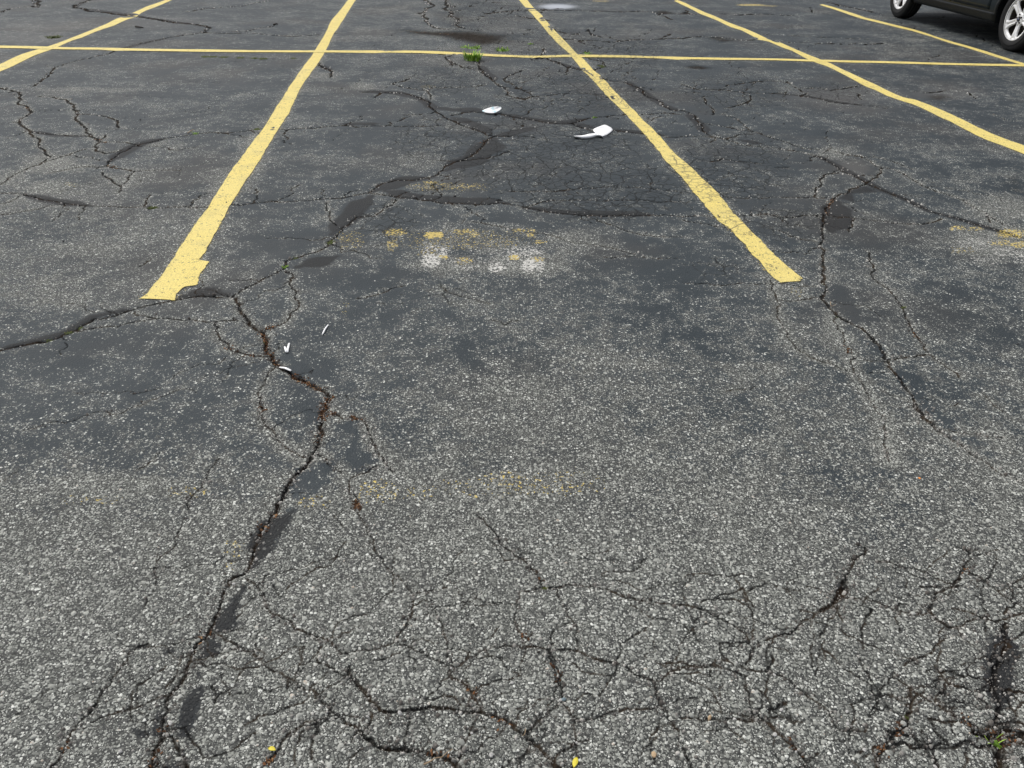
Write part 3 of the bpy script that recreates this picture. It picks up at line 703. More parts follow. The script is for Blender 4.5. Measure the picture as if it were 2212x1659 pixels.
# --- crack-sealer bands and patches
BD = [
 (0,1,.10,[(130,590),(360,602),(520,640),(610,705)]), (0,1,.11,[(720,755),(830,790),(900,822),(970,860)]),
 (0,1,.10,[(1010,872),(1080,866),(1150,850),(1260,825)]), (0,1,.20,[(985,895),(950,950),(850,1030),(760,1070),(680,1105)]),
 (0,1,.11,[(600,690),(720,708),(850,705),(905,718)]), (0,1,.10,[(1040,732),(1180,762),(1290,782),(1390,797),(1490,790),(1600,768)]),
 (0,1,.08,[(1500,800),(1580,825),(1650,835)]), (0,1,.08,[(1760,845),(1900,860),(2100,880)]),
 (0,1,.10,[(280,1240),(480,1278),(650,1298),(820,1312),(960,1305),(1080,1322)]), (0,1,.07,[(1180,1345),(1350,1372),(1560,1388),(1800,1392),(2000,1396)]),
 (0,1,.14,[(190,1275),(120,1330),(60,1400),(0,1450),(-60,1520)]), (0,1,.12,[(220,1240),(420,1170),(600,1150)]),
 (0,1,.08,[(1850,525),(1960,600),(2080,680),(2180,720)]), (0,1,.09,[(900,420),(930,460),(1000,520)]), (0,1,.07,[(1350,385),(1470,425),(1560,450)]),
 (0,1,.06,[(1000,78),(1300,64),(1800,73),(2100,85)]), (0,1,.07,[(0,800),(120,800),(260,795)]),
 (0,0,.09,[(1370,180),(1200,150),(960,115),(700,75),(480,45),(540,15)]), (0,0,.08,[(150,1255),(300,1290),(420,1308),(560,1322)]), (0,0,.09,[(1060,890),(900,930),(780,1000),(720,1040)]),
 (0,0,.06,[(210,845),(360,875),(560,880)]), (0,0,.08,[(780,320),(1000,265),(1200,228)]), (0,0,.08,[(2080,420),(2140,460)]),
 (1,0,.10,[(2190,5),(2050,45),(1930,75)]), (1,0,.09,[(1480,245),(1350,235),(1280,245),(1180,262)]), (1,0,.045,[(830,345),(600,395),(420,500),(200,560),(0,600)]),
 (1,0,.08,[(1870,660),(1950,720),(2050,790),(2110,850)]), (1,0,.06,[(2055,900),(2065,1000),(2055,1110)]), (1,0,.10,[(2190,1310),(2090,1380),(2010,1440),(1950,1540),(1880,1640)]),
 (2,0,.075,[(1890,0),(1850,40),(1780,100),(1720,180),(1680,280),(1645,350)]),
 (0,2,.07,[(360,905),(440,922),(530,935)]), (0,2,.055,[(860,1005),(1000,1075),(1100,1130),(1190,1182),(1270,1228),(1450,1298),(1600,1368),(1800,1420),(2000,1480),(2200,1535)]),
 (0,2,.13,[(1000,1310),(985,1400),(970,1500)]), (0,2,.07,[(560,605),(800,622),(1000,660),(1200,683)]), (0,2,.08,[(930,10),(1100,50),(1250,85)]),
 (0,2,.09,[(40,735),(100,800),(160,865)]),
 (1,2,.07,[(1030,450),(1130,530),(1230,580),(1300,650)]), (1,2,.07,[(1490,840),(1550,930),(1630,1020),(1700,1090),(1770,1130)]), (1,2,.05,[(1360,720),(1420,800),(1440,860)]),
 (2,2,.05,[(2095,760),(2085,900),(2050,1000),(2040,1150),(2055,1290)]), (1,1,.06,[(20,1080),(60,1180),(110,1300)]),
]
for r, c, w, pts in BD:
    band(gpts(tp(r, c, pts)), w, NOW if r == 1 and not (c == 0 and pts[0][1] < 400) else None)
PT = [
 (2,0,[(1560,480),(1610,465),(1560,570),(1530,640),(1550,720),(1500,770),(1370,780),(1390,690),(1480,590)]),
 (2,0,[(1340,830),(1380,815),(1450,870),(1420,920),(1290,950),(1290,890)]),
 (2,0,[(1240,1150),(1340,1100),(1320,1200),(1280,1370),(1230,1480),(1150,1470),(1130,1380),(1180,1230)]),
 (2,0,[(1010,1290),(1070,1270),(1070,1340),(1040,1400),(1010,1480),(980,1450),(990,1350)]),
 (2,0,[(1060,890),(1130,870),(1140,900),(1080,930),(1040,920)]), (2,0,[(860,1410),(950,1400),(1000,1440),(900,1460)]),
 (2,0,[(1050,1620),(1160,1600),(1180,1680),(1030,1680)]), (2,0,[(1270,1040),(1310,1030),(1320,1080),(1280,1100)]),
 (1,2,[(960,180),(1060,230),(1100,290),(1100,340),(1200,410),(1210,470),(1110,440),(1010,380),(960,300)]),
 (1,2,[(1690,1150),(1880,1170),(1960,1230),(2060,1330),(2120,1400),(1980,1330),(1850,1260),(1750,1200)]),
 (0,2,[(1180,1210),(1280,1250),(1100,1260),(1120,1310),(1000,1290),(1080,1240)]),
 (1,1,[(0,1070),(90,1080),(130,1180),(190,1280),(200,1380),(60,1420),(0,1380)]),
 (2,2,[(990,470),(1040,460),(1060,560),(990,570)]),
]
for r, c, pts in PT:
    patch(gpts(tp(r, c, pts)), keep=(r == 1))
patch(gpts(tp(0, 1, [(400,190),(600,200),(850,200),(1080,230),(1040,275),(900,290),(820,275),(640,232),(460,215)])), DIRT, .2, .88)
patch(gpts(tp(0, 1, [(700,20),(760,60),(790,140),(770,200),(740,200),(720,120)])), DIRT, .12, .5)
patch(gpts(tp(2, 2, [(1960,1430),(2060,1390),(2130,1410),(2212,1400),(2300,1420),(2300,1500),(2150,1500),(2120,1580),(2130,1680),(2020,1680),(2010,1540)])), DIRT, .02, .95)
patch(gpts(tp(0, 2, [(20,428),(90,420),(190,440),(120,450),(40,442)])), DIRT, .08, .8)
patch(gpts(tp(0, 2, [(1590,620),(1680,612),(1760,635),(1680,655),(1600,645)])), DIRT, .08, .6)
patch(gpts(tp(0, 2, [(150,245),(250,240),(350,268),(250,275)])), DIRT, .1, .7)
patch(gpts(tp(0, 1, [(2020,72),(2100,68),(2170,88),(2080,95)])), DIRT, .1, .8)
patch(gpts(tp(0, 2, [(1480,110),(1950,180),(2050,330),(2212,370),(2400,400),(2400,250),(2200,120),(1700,60)])), DIRT, .3, .5)
patch(gpts(tp(0, 2, [(2080,1150),(2212,1120),(2212,1260),(2120,1240)])), DIRT, .12, .45)

# --- wear: share of bare aggregate, from the photograph's large patches
WU = np.array([-400, 0, 300, 600, 900, 1200, 1500, 1800, 2212, 2600], float)
WV = np.array([-50, 0, 100, 250, 400, 550, 700, 850, 1000, 1150, 1300, 1700], float)
WM = np.array([
 [.2,.15,.1,.1,.22,.15,.1,.1,.15,.2],
 [.2,.15,.1,.1,.25,.15,.1,.1,.15,.2],
 [.2,.15,.08,.08,.28,.2,.1,.1,.2,.25],
 [.25,.18,.12,.14,.08,.05,.06,.08,.12,.2],
 [.4,.42,.33,.2,.13,.05,.07,.12,.28,.4],
 [.55,.55,.45,.13,.18,.18,.12,.20,.4,.5],
 [.4,.30,.20,.22,.27,.38,.34,.30,.33,.4],
 [.4,.20,.20,.29,.40,.60,.5,.40,.40,.5],
 [.6,.46,.42,.42,.62,.70,.6,.5,.62,.7],
 [.9,.86,.78,.68,.85,.88,.82,.76,.88,.9],
 [1,.95,.92,.85,.98,1,.95,.9,.95,1],
 [1,1,.95,.95,1,1,1,.95,.98,1]])
uu, v_ = np.clip(GU, WU[0], WU[-1] - 1), np.clip(GV, WV[0], WV[-1] - 1)
fu, fv = np.interp(uu, WU, np.arange(len(WU))), np.interp(v_, WV, np.arange(len(WV)))
iu, iv = np.minimum(fu.astype(int), len(WU) - 2), np.minimum(fv.astype(int), len(WV) - 2)
au, av = fu - iu, fv - iv
WEAR = WM[iv, iu] * (1 - au) * (1 - av) + WM[iv, iu + 1] * au * (1 - av) + WM[iv + 1, iu] * (1 - au) * av + WM[iv + 1, iu + 1] * au * av

def blobs(lst, pw=2):
    a = np.zeros((NR, NC))
    for r, c, x, y, rx, ry, val in lst:
        u, v = tile(r, c, x, y)
        rx, ry = rx / 3, ry / 3
        msk = (np.abs(GU - u) < rx * 2.2) & (np.abs(GV - v) < ry * 2.2)
        q = ((GU[msk] - u) / rx) ** 2 + ((GV[msk] - v) / ry) ** 2 if pw < 3 else (np.abs((GU[msk] - u) / rx) ** 3 + np.abs((GV[msk] - v) / ry) ** 3) ** .5
        a[msk] = np.maximum(a[msk], val * np.exp(-q ** pw))
    return a

WEAR += blobs([(0,0,330,1060,190,60,.45),(0,0,330,1210,170,40,.4),(0,0,100,1150,120,60,.3),(0,0,650,577,480,16,.45),(0,0,1080,930,170,35,.25),(0,0,400,600,200,20,.25),
 (0,1,520,1050,170,60,.35),(0,1,300,1110,130,40,.3),(0,1,130,560,100,25,.5),(0,1,900,500,70,50,.35),(0,1,1500,1560,200,110,.35),(0,1,900,1560,350,120,.4),(0,1,1100,1030,100,60,.15),
 (0,1,1480,840,80,25,.25),(0,2,950,1000,130,45,.5),(0,2,2000,1560,280,110,.6),(0,2,2050,1340,200,90,.4),(0,2,1400,330,200,40,.3),(0,2,650,560,70,40,.35),(0,2,1850,1160,120,60,.3),
 (0,2,1480,250,180,40,.2),(1,1,1100,860,330,110,.25),(1,1,700,60,300,80,.55),(1,1,1200,70,300,80,.6),(1,0,350,230,250,120,.25),(1,0,700,1500,420,90,.35),(1,2,720,240,130,40,.25),
 (1,2,960,520,90,120,.35),(1,2,450,740,170,50,.2),(0,0,2100,500,120,30,.35),(0,0,2080,580,170,30,.25),(0,0,1650,940,90,240,.25),(0,0,1420,1190,110,110,.3),(0,0,1280,1380,80,80,.25),
 (2,0,900,150,260,70,-.45),(2,0,1080,580,160,90,-.35),(2,1,1700,700,200,160,-.22),(2,2,750,870,300,110,-.25),(1,2,1000,850,160,90,-.3),(1,1,300,250,300,150,-.12),
 (1,2,650,920,260,110,-.25),(1,0,900,1150,420,140,-.12),(1,0,2000,1010,80,120,-.4),(1,1,60,1230,130,160,-.5)])
WEAR = np.clip(WEAR + CHIP, 0, 1.3) * (1 - .8 * sstep(-.015, .03, NOW + (vnoise(GX, GY, 40, 8) - .5) * .05 + (vnoise(GX, GY, 13, 9) - .5) * .04))
OY = 1.03 * blobs([(0,1,800,1560,520,80,.60),(0,1,350,1510,90,28,.92),(0,1,330,1590,50,50,.78),(0,1,600,1527,75,22,1.25),(0,1,810,1510,110,24,.78),(0,1,860,1530,60,18,.85),(0,1,1150,1500,60,14,.85),(0,1,1230,1520,40,40,.8),(0,1,1290,1575,50,14,.9),(0,1,560,1640,80,40,.62),
 (0,1,700,1215,330,32,.66),(0,1,580,1182,70,10,.9),(0,1,560,560,70,14,.6),(0,0,2270,1560,110,80,.62),(0,0,460,1190,80,20,.55),(1,1,660,15,40,18,1.0),(1,1,800,40,70,30,.75),(1,1,1120,20,40,22,1.0),(1,1,1270,30,60,20,.8),
 (1,1,240,1530,170,90,.66),(1,1,500,1540,120,60,.60),(1,1,1050,1445,200,45,.66),(1,1,1300,1480,450,110,.62),(1,1,760,1500,200,70,.56),(1,1,860,1550,50,30,.6),(1,0,1220,1530,160,45,.66),(1,0,600,1580,250,40,.60),(1,0,2030,1590,140,60,.6),
 (2,0,1520,240,80,70,.64),(2,0,1480,350,60,50,.56),(0,2,1780,1475,70,18,.85),(0,2,1900,1480,60,18,.8),(0,2,2130,1510,110,36,.95),(0,2,2080,1570,110,26,.8),(0,2,2190,1580,60,30,.9),(0,2,1820,1620,100,30,.62),
 (0,2,440,34,110,9,1.0),(0,2,560,40,70,7,.8),(0,1,1680,5,70,8,.8),(1,1,20,340,40,60,.5),(1,2,740,240,60,40,.58),(0,0,360,235,50,22,.5)], 4)
OW = 1.04 * blobs([(1,1,900,60,400,60,.56),(0,1,720,1620,200,50,.50),(0,1,1150,1620,220,50,.56),(1,1,600,-20,110,60,.8),(1,1,1180,-10,160,60,.78),(1,1,580,40,70,60,.95),(1,1,1010,80,75,40,.92),(1,1,1240,70,90,50,.98),(1,1,820,70,120,50,.62),(0,2,1900,1580,150,60,.66),(0,2,2080,1630,130,40,.7),(0,1,1050,1640,320,40,.58),(0,2,2190,1659,60,60,.72),
 (1,2,1960,30,150,40,.62)], 4)
DUST = blobs([(0,2,1000,620,330,55,.35),(0,2,1700,610,260,40,.3),(0,0,200,250,300,40,.30),(0,0,250,170,300,40,.22),(0,1,1000,320,260,50,.2),(0,1,1050,180,170,40,.25),(0,0,330,1060,160,50,.25),(0,2,1350,620,180,40,.2),
 (0,2,1150,700,250,30,.15),(0,2,1100,1100,120,60,.35),(0,0,1500,500,150,60,.1),(0,1,2000,230,250,30,.15),(1,2,1400,40,200,60,.0),(0,0,1000,140,300,40,.2)])
PALE_SPOT = blobs([(0,1,1400,42,115,17,.95),(0,1,1440,45,70,10,.9)])  # long bluish-white spot with soft edges, far along the lot
DUST = np.maximum(DUST, PALE_SPOT * .0)
CZ = blobs([(0,1,1300,1000,800,330,.72),(0,1,1700,1250,700,250,.70),(0,1,600,900,400,200,.62),(0,1,1500,600,600,180,.75),(0,1,900,100,350,130,.8),(0,1,1300,280,450,130,.8),(0,2,300,600,500,160,.6),(0,2,300,1100,500,300,.64),
 (0,2,600,1450,600,150,.55),(0,1,700,520,350,120,.7),(0,1,300,1450,300,180,.6),(1,2,200,100,300,120,.5),(1,1,500,250,500,200,.42),(0,2,1000,600,300,90,.65),(0,1,1850,350,300,140,.72),(2,2,1500,800,900,700,.3),(2,1,1100,1100,1100,500,.3)])
CZ = np.maximum(CZ, .20)
CZ[(GY > 14.5) | (GY < .75)] = .42
# overspray and old coats beside the fresh lines go into OY after the lines are known

# --- height: slow unevenness, dips at cracks
GZ = (vnoise(GX, GY, .9, 1) - .5) * .014 + (vnoise(GX, GY, 3.1, 2) - .5) * .005
base_z = GZ.copy()
dep = np.clip(-CRK / .006, 0, 1)
GZ = GZ - dep * .009 - .003 * np.exp(-np.clip(CRK, 0, 1) / .02) + .0012 * sstep(0, .012, SEAL)
GZ -= .010 * sstep(.3, .9, DIRT) * (vnoise(GX, GY, 30, 4) > .35)

# ------------------------------------------------------------------ painted lines, outlines traced from the photograph
LA_l = tp(0,1,[(45,0)]) + tp(0,0,[(2200,75),(2150,130),(2110,215),(2040,330),(2005,385),(1940,470),(1870,570),(1830,640),(1780,710),(1740,780),(1700,840),(1640,920),(1570,1020),(1500,1110),(1430,1220),(1370,1310),(1290,1420),(1200,1550),(1130,1659)]) + tp(1,0,[(1070,90),(1010,170),(975,215),(950,250),(908,280)])
LA_r = tp(0,1,[(95,0),(55,60),(25,110),(0,150)]) + tp(0,0,[(2160,225),(2110,330),(2075,390),(2030,455),(1965,540),(1930,610),(1890,690),(1865,745),(1830,800),(1790,860),(1740,950),(1690,1040),(1640,1110),(1600,1170),(1540,1260),(1490,1330),(1460,1390),(1430,1450),(1380,1540),(1330,1630),(1310,1659)]) + tp(1,0,[(1290,18),(1278,26),(1355,34),(1330,80),(1300,110),(1280,190),(1200,199),(1175,210),(1145,250),(1137,285)])
LB_l = tp(0,1,[(1150,0),(1190,45),(1240,95),(1290,150),(1345,220),(1400,280),(1470,345),(1540,425),(1600,490),(1640,530),(1700,600),(1760,660),(1830,730),(1880,790),(1950,860),(2010,930),(2060,990),(2110,1060),(2160,1110),(2212,1160)]) + tp(0,2,[(50,1230),(120,1300),(170,1370),(230,1440),(310,1490),(350,1550),(400,1590),(450,1659)]) + tp(1,2,[(510,50),(550,110),(600,160),(625,178)])
LB_r = tp(0,1,[(1205,0),(1245,50),(1290,90),(1340,145),(1390,200),(1450,265),(1510,335),(1575,390),(1650,465),(1700,510),(1760,580),(1830,650),(1900,720),(1960,790),(2030,850),(2090,920),(2150,990),(2212,1047)]) + tp(0,2,[(60,1095),(130,1170),(200,1230),(240,1270),(290,1330),(345,1400),(400,1460),(460,1520),(520,1580),(570,1630),(595,1659)]) + tp(1,2,[(640,40),(690,80),(740,125),(777,150),(755,172)])
LC_l = tp(0,1,[(2155,8)]) + tp(0,2,[(0,35),(60,65),(130,100),(220,130),(300,170),(380,195),(440,230),(500,262),(560,275),(640,310),(720,340),(800,385),(870,412),(950,440),(1030,480),(1100,515),(1180,560),(1250,585),(1330,625),(1420,655),(1500,680),(1580,715),(1660,755),(1740,790),(1850,850),(1950,900),(2060,940),(2150,975),(2212,1002),(2500,1125),(2900,1290)])
LC_r = tp(0,1,[(2180,3)]) + tp(0,2,[(0,12),(60,45),(150,85),(230,115),(310,150),(400,180),(460,210),(540,250),(610,270),(700,310),(790,350),(870,380),(960,415),(1040,455),(1120,490),(1190,525),(1260,555),(1330,590),(1420,630),(1500,645),(1590,680),(1690,720),(1790,765),(1900,820),(2020,875),(2110,910),(2212,945),(2500,1065),(2900,1225)])
LD_l = tp(0,2,[(885,33),(950,53),(1040,83),(1120,109),(1200,131),(1300,157),(1350,169),(1420,189),(1500,207),(1580,233),(1660,259),(1720,281),(1800,303),(1900,331),(2000,359),(2100,390),(2180,415),(2400,480),(2700,568)])
LD_r = tp(0,2,[(905,28),(960,41),(1040,69),(1130,94),(1200,117),(1300,140),(1380,164),(1460,184),(1540,204),(1620,234),(1700,261),(1800,289),(1900,317),(2000,344),(2100,374),(2212,410),(2400,465),(2700,550)])
LE_l = tp(0,0,[(1060,5),(960,40),(850,90),(760,120),(690,155),(620,185),(540,215),(450,250),(370,280),(300,302),(240,320),(150,347),(80,377),(0,415),(-300,545),(-600,680)])
LE_r = tp(0,0,[(1105,5),(1030,40),(930,75),(880,110),(820,130),(740,165),(690,180),(620,205),(540,240),(460,264),(380,300),(320,325),(240,352),(150,395),(80,430),(20,455),(0,464),(-300,600),(-600,740)])
LX_l = tp(0,0,[(-700,282),(-300,290),(0,295),(100,298),(200,300),(300,302),(430,306),(600,308),(730,312),(900,320),(1100,323),(1300,325),(1500,327),(1700,328),(1900,328),(2050,329),(2212,330)]) + tp(0,1,[(200,330),(400,332),(600,333),(700,337),(800,343),(900,348),(1000,352),(1100,357),(1200,361),(1300,363),(1400,360),(1500,358),(1600,360),(1800,362),(2000,364),(2212,367)]) + tp(0,2,[(200,374),(400,379),(600,385),(800,390),(1000,395),(1200,400),(1400,403),(1600,408),(1800,412),(2000,415),(2212,419),(2500,424),(2900,431)])
LX_r = tp(0,0,[(-700,298),(-300,306),(0,312),(150,315),(240,317),(400,320),(600,322),(730,327),(900,334),(1100,337),(1300,339),(1500,341),(1700,342),(1900,342),(2212,344)]) + tp(0,1,[(200,345),(400,346),(600,347),(700,351),(800,356),(900,362),(1000,366),(1100,370),(1200,374),(1300,375),(1400,372),(1500,372),(1600,374),(1800,376),(2000,378),(2212,381)]) + tp(0,2,[(200,387),(400,392),(600,397),(800,403),(1000,408),(1200,413),(1400,416),(1600,421),(1800,425),(2000,429),(2212,433),(2500,438),(2900,445)])

def resample(P, n):
    d = np.concatenate([[0], np.cumsum(np.hypot(*np.diff(P, axis=0).T))])
    t = np.linspace(0, d[-1], n)
    return np.stack([np.interp(t, d, P[:, 0]), np.interp(t, d, P[:, 1])], 1)

def stations(P, step_fn):
    """arc positions with a step that grows with distance"""
    d = np.concatenate([[0], np.cumsum(np.hypot(*np.diff(P, axis=0).T))])
    t, out = 0.0, []
    while t < d[-1]:
        out.append(t)
        y = np.interp(t, d, P[:, 1])
        t += step_fn(y)
    out.append(d[-1])
    return np.array(out) / d[-1]

def at(P, f):
    d = np.concatenate([[0], np.cumsum(np.hypot(*np.diff(P, axis=0).T))]); d /= d[-1]
    return np.stack([np.interp(f, d, P[:, 0]), np.interp(f, d, P[:, 1])], 1)

def extend(P, L):      # carry the line on past the top of the picture
    d = P[0] - P[6]; d /= np.linalg.norm(d)
    return np.vstack([P[0] + d * L, P])

def strip(name, A, B, lift, label, ext=0, across=12, rag=.004, wearv=0.0, group='painted stall lines of the parking lot'):
    A, B = gpts(A), gpts(B)
    if ext: A, B = extend(A, ext), extend(B, ext)
    f = stations(A, lambda y: max(.009, .0022 * y * y))
    Pa, Pb = at(A, f), at(B, f)
    n = len(f)
    k1 = np.linspace(-1, 1, across)
    k1 = .5 + .5 * np.sign(k1) * np.abs(k1) ** .75
    wob = np.random.default_rng(len(name) + n)
    ja = (vnoise(Pa[:, 0], Pa[:, 1], 45, 11) - .5) * rag * 2 + (vnoise(Pa[:, 0], Pa[:, 1], 14, 15) - .5) * rag * 2
    jb = (vnoise(Pb[:, 0], Pb[:, 1], 45, 12) - .5) * rag * 2 + (vnoise(Pb[:, 0], Pb[:, 1], 14, 16) - .5) * rag * 2
    D = Pb - Pa; L = np.hypot(*D.T)[:, None]; U = D / L
    Pa = Pa + U * ja[:, None]; Pb = Pb + U * jb[:, None]
    P = Pa[:, None, :] * (1 - k1)[None, :, None] + Pb[:, None, :] * k1[None, :, None]
    X, Y = P[..., 0], P[..., 1]
    Z = sample(GZ, X, Y) + lift
    V = np.stack([X, Y, Z], -1).reshape(-1, 3)
    F = grid_faces(n, across)
    # which way is up
    a, b, c = V[F[0][0]], V[F[0][1]], V[F[0][2]]
    if np.cross(b - a, c - a)[2] < 0: F = F[:, ::-1]
    me = mesh_np(name, V, F)
    edge = np.minimum(k1, 1 - k1)[None, :] * np.hypot(*(Pb - Pa).T)[:, None]
    ends = np.minimum(np.linspace(0, 1, n), np.linspace(1, 0, n))[:, None] * np.hypot(*np.diff(Pa, axis=0).T).sum() + .004
    edge = np.minimum(edge, ends)
    fattr(me, 'edge', np.clip(edge / .02, 0, 1))
    fattr(me, 'crack', sample(CRK, X, Y))
    fattr(me, 'craze', np.clip(sample(CZ, X, Y) + .02, 0, 1))
    fattr(me, 'wear', np.full(X.shape, wearv))
    o = link(name, me, M['paint'])
    tag(o, label, 'line marking', group)
    # faded overspray beside the line
    for k in range(0, n - 1, 6):
        k2 = min(k + 6, n - 1)
        for Q, sg in ((Pa, -1), (Pb, 1)):
            p, q = Q[k], Q[k2]
            mg = .09
            j0, j1, i0, i1 = window(min(p[0], q[0]) - mg, max(p[0], q[0]) + mg, min(p[1], q[1]) - mg, max(p[1], q[1]) + mg)
            Dm = segdist(GX[j0:j1, i0:i1], GY[j0:j1, i0:i1], p, q)
            np.maximum(OY[j0:j1, i0:i1], .66 * np.exp(-(Dm / .022) ** 2), out=OY[j0:j1, i0:i1])
            np.maximum(CHIP[j0:j1, i0:i1], .30 * np.exp(-(Dm / .05) ** 2), out=CHIP[j0:j1, i0:i1])
    return o

CHIP[:] = 0
strip('parking_line', LA_l, LA_r, .0030, 'yellow stall line with a stepped, jagged end on the dark asphalt', 1.5)
strip('parking_line', LB_l, LB_r, .0030, 'yellow stall line with a square clean end beside the torn white paper', 1.5, wearv=.5)
strip('parking_line', LC_l, LC_r, .0030, 'wavy yellow stall line crossing the cross line between the paper and the car', 0)
strip('parking_line', LD_l, LD_r, .0030, 'thin yellow stall line running alongside the dark parked car', 0, across=8, wearv=.1)
strip('parking_line', LE_l, LE_r, .0030, 'yellow stall line crossing the cross line farthest from the parked car', 1.2)
strip('cross_line', LX_l, LX_r, .0052, 'long narrow yellow cross line running through all the stall lines', 0, across=8, wearv=.15, group='painted cross line of the parking lot')
WEAR = np.clip(WEAR + CHIP, 0, 1.3)

gme = mesh_np('asphalt_ground', np.stack([GX, GY, GZ], -1).reshape(-1, 3), grid_faces(NR, NC))
for nm, arr in (('wear', WEAR), ('crack', CRK), ('seal', SEAL), ('dirt', DIRT), ('old_yellow', OY), ('old_white', np.maximum(OW, PALE_SPOT * .0)), ('dust', DUST), ('craze', CZ), ('pale_spot', PALE_SPOT)):
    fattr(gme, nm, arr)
ground = link('asphalt_ground', gme, M['asphalt'])
tag(ground, 'cracked worn black asphalt of the parking lot', kind='structure')

# ------------------------------------------------------------------ exposed aggregate near the camera: real stones set in the binder
def mat_stone(name, stops, spread=.35):
    n = N(name)
    co = n.co()
    t = n.attr('tone')
    a = n.noise(co, 260, 3)
    f = n.add(t, n.mul(n.sub(a, .5), spread))
    c = n.ramp(f, stops)
    n.bump(n.noise(co, 420, 3), .0006, .7)
    return n.fin(c, .78, spec=.3)
M['stone'] = mat_stone('aggregate_stone', [(0, (.055, .057, .054)), (.3, (.145, .148, .135)), (.62, (.265, .27, .246)), (.86, (.41, .414, .378)), (.95, (.52, .525, .485)), (1, (.40, .32, .25))])
M['grit'] = mat_stone('loose_grit', [(0, (.03, .027, .024)), (.4, (.10, .09, .08)), (.75, (.26, .25, .23)), (1, (.50, .48, .44))])

def stones_mesh(name, X, Y, Zb, R, Hh, tone, rg, k=7):
    n = len(X)
    ang = np.linspace(0, 2 * np.pi, k, endpoint=False)[None, :] + rg.random((n, 1)) * 6.28 + rg.normal(0, .16, (n, k))
    asp = rg.uniform(.6, 1.0, (n, 1)); rot = rg.random((n, 1)) * np.pi
    rad = R[:, None] * rg.uniform(.78, 1.18, (n, k))
    ex, ey = rad * np.cos(ang), rad * np.sin(ang) * asp
    bx, by = ex * np.cos(rot) - ey * np.sin(rot), ex * np.sin(rot) + ey * np.cos(rot)
    ins = rg.uniform(.55, .82, (n, 1))
    tilt = rg.normal(0, .12, (n, 2))
    V = np.zeros((n, 2 * k + 1, 3))
    V[:, :k, 0] = X[:, None] + bx; V[:, :k, 1] = Y[:, None] + by; V[:, :k, 2] = (Zb - .0012)[:, None]
    V[:, k:2*k, 0] = X[:, None] + bx * ins; V[:, k:2*k, 1] = Y[:, None] + by * ins
    V[:, k:2*k, 2] = (Zb + Hh)[:, None] + bx * tilt[:, :1] + by * tilt[:, 1:] + rg.normal(0, 1, (n, k)) * Hh[:, None] * .12
    V[:, 2*k, 0] = X; V[:, 2*k, 1] = Y; V[:, 2*k, 2] = Zb + Hh * 1.12
    f = []
    for i in range(k):
        j = (i + 1) % k
        f += [(i, j, k + j), (i, k + j, k + i), (k + i, k + j, 2 * k)]
    F = (np.arange(n)[:, None, None] * (2 * k + 1) + np.array(f)[None]).reshape(-1, 3)
    me = mesh_np(name, V.reshape(-1, 3), F, smooth=False)
    fattr(me, 'tone', np.repeat(tone, 2 * k + 1))
    return me

rg = np.random.default_rng(21)
cell = .0074
gxs, gys = np.meshgrid(np.arange(-2.4, 2.4, cell), np.arange(.72, 2.35, cell))
sx = (gxs + rg.uniform(-.48, .48, gxs.shape) * cell).ravel(); sy = (gys + rg.uniform(-.48, .48, gys.shape) * cell).ravel()
keep = np.abs(sx) < (.52 + .561 * sy) * 1.12
sx, sy = sx[keep], sy[keep]
wv = sample(WEAR, sx, sy)
cl = vnoise(sx, sy, 9, 31) * .6 + vnoise(sx, sy, 24, 32) * .4
prob = np.clip((wv - .32) * 1.1 + (cl - .5) * 1.0, 0, .78) * sstep(2.35, 1.75, sy)
keep = (rg.random(len(sx)) < prob) & (sample(SEAL, sx, sy) < .004) & (sample(CRK, sx, sy) > .0015) & (sample(DIRT, sx, sy) < .75)
sx, sy = sx[keep], sy[keep]
R = np.clip(rg.lognormal(math.log(.0029), .42, len(sx)), .0014, .0078)
Hh = R * rg.uniform(.10, .30, len(sx))
me = stones_mesh('exposed_aggregate', sx, sy, sample(GZ, sx, sy), R, Hh, np.clip(rg.beta(2.2, 2.0, len(sx)), 0, 1), rg)
agg = link('exposed_aggregate', me, M['stone'], ground)
agg['kind'] = 'stuff'

# grit lying in and along the cracks
px_, py_, pt_ = [], [], []
for r, c, w, chip, dirt, pts in CR:
    P = gpts(tp(r, c, pts))
    for a, b in zip(P[:-1], P[1:]):
        L = np.linalg.norm(b - a)
        ym = (a[1] + b[1]) / 2
        nn = int(L * (w * 36 if ym < 2.2 else w * 7 if ym < 4.5 else w * 3.0) * (1 + chip))
        if nn == 0: continue
        t = rg.random(nn)[:, None]
        Q = a + (b - a) * t + rg.normal(0, .0045 + w * .0006, (nn, 2)) * (1 + .15 * ym)
        px_.append(Q[:, 0]); py_.append(Q[:, 1]); pt_.append(np.clip(rg.beta(1.6, 1.6, nn) + (.15 if chip > .3 else 0), 0, 1))
gx_, gy_, gt_ = map(np.concatenate, (px_, py_, pt_))
gt_ = np.clip(gt_ + .25 * sstep(2.5, 4.5, gy_), 0, 1)
R = np.clip(rg.lognormal(math.log(.0021), .45, len(gx_)), .0009, .007) * (1 + .22 * np.maximum(gy_ - 2, 0))
me = stones_mesh('loose_grit', gx_, gy_, sample(GZ, gx_, gy_), R, R * rg.uniform(.5, 1.0, len(gx_)), gt_, rg, 6)
grit = link('loose_grit', me, M['grit'])
tag(grit, 'loose grit and chips gathered along the cracks', 'grit', kind='stuff')

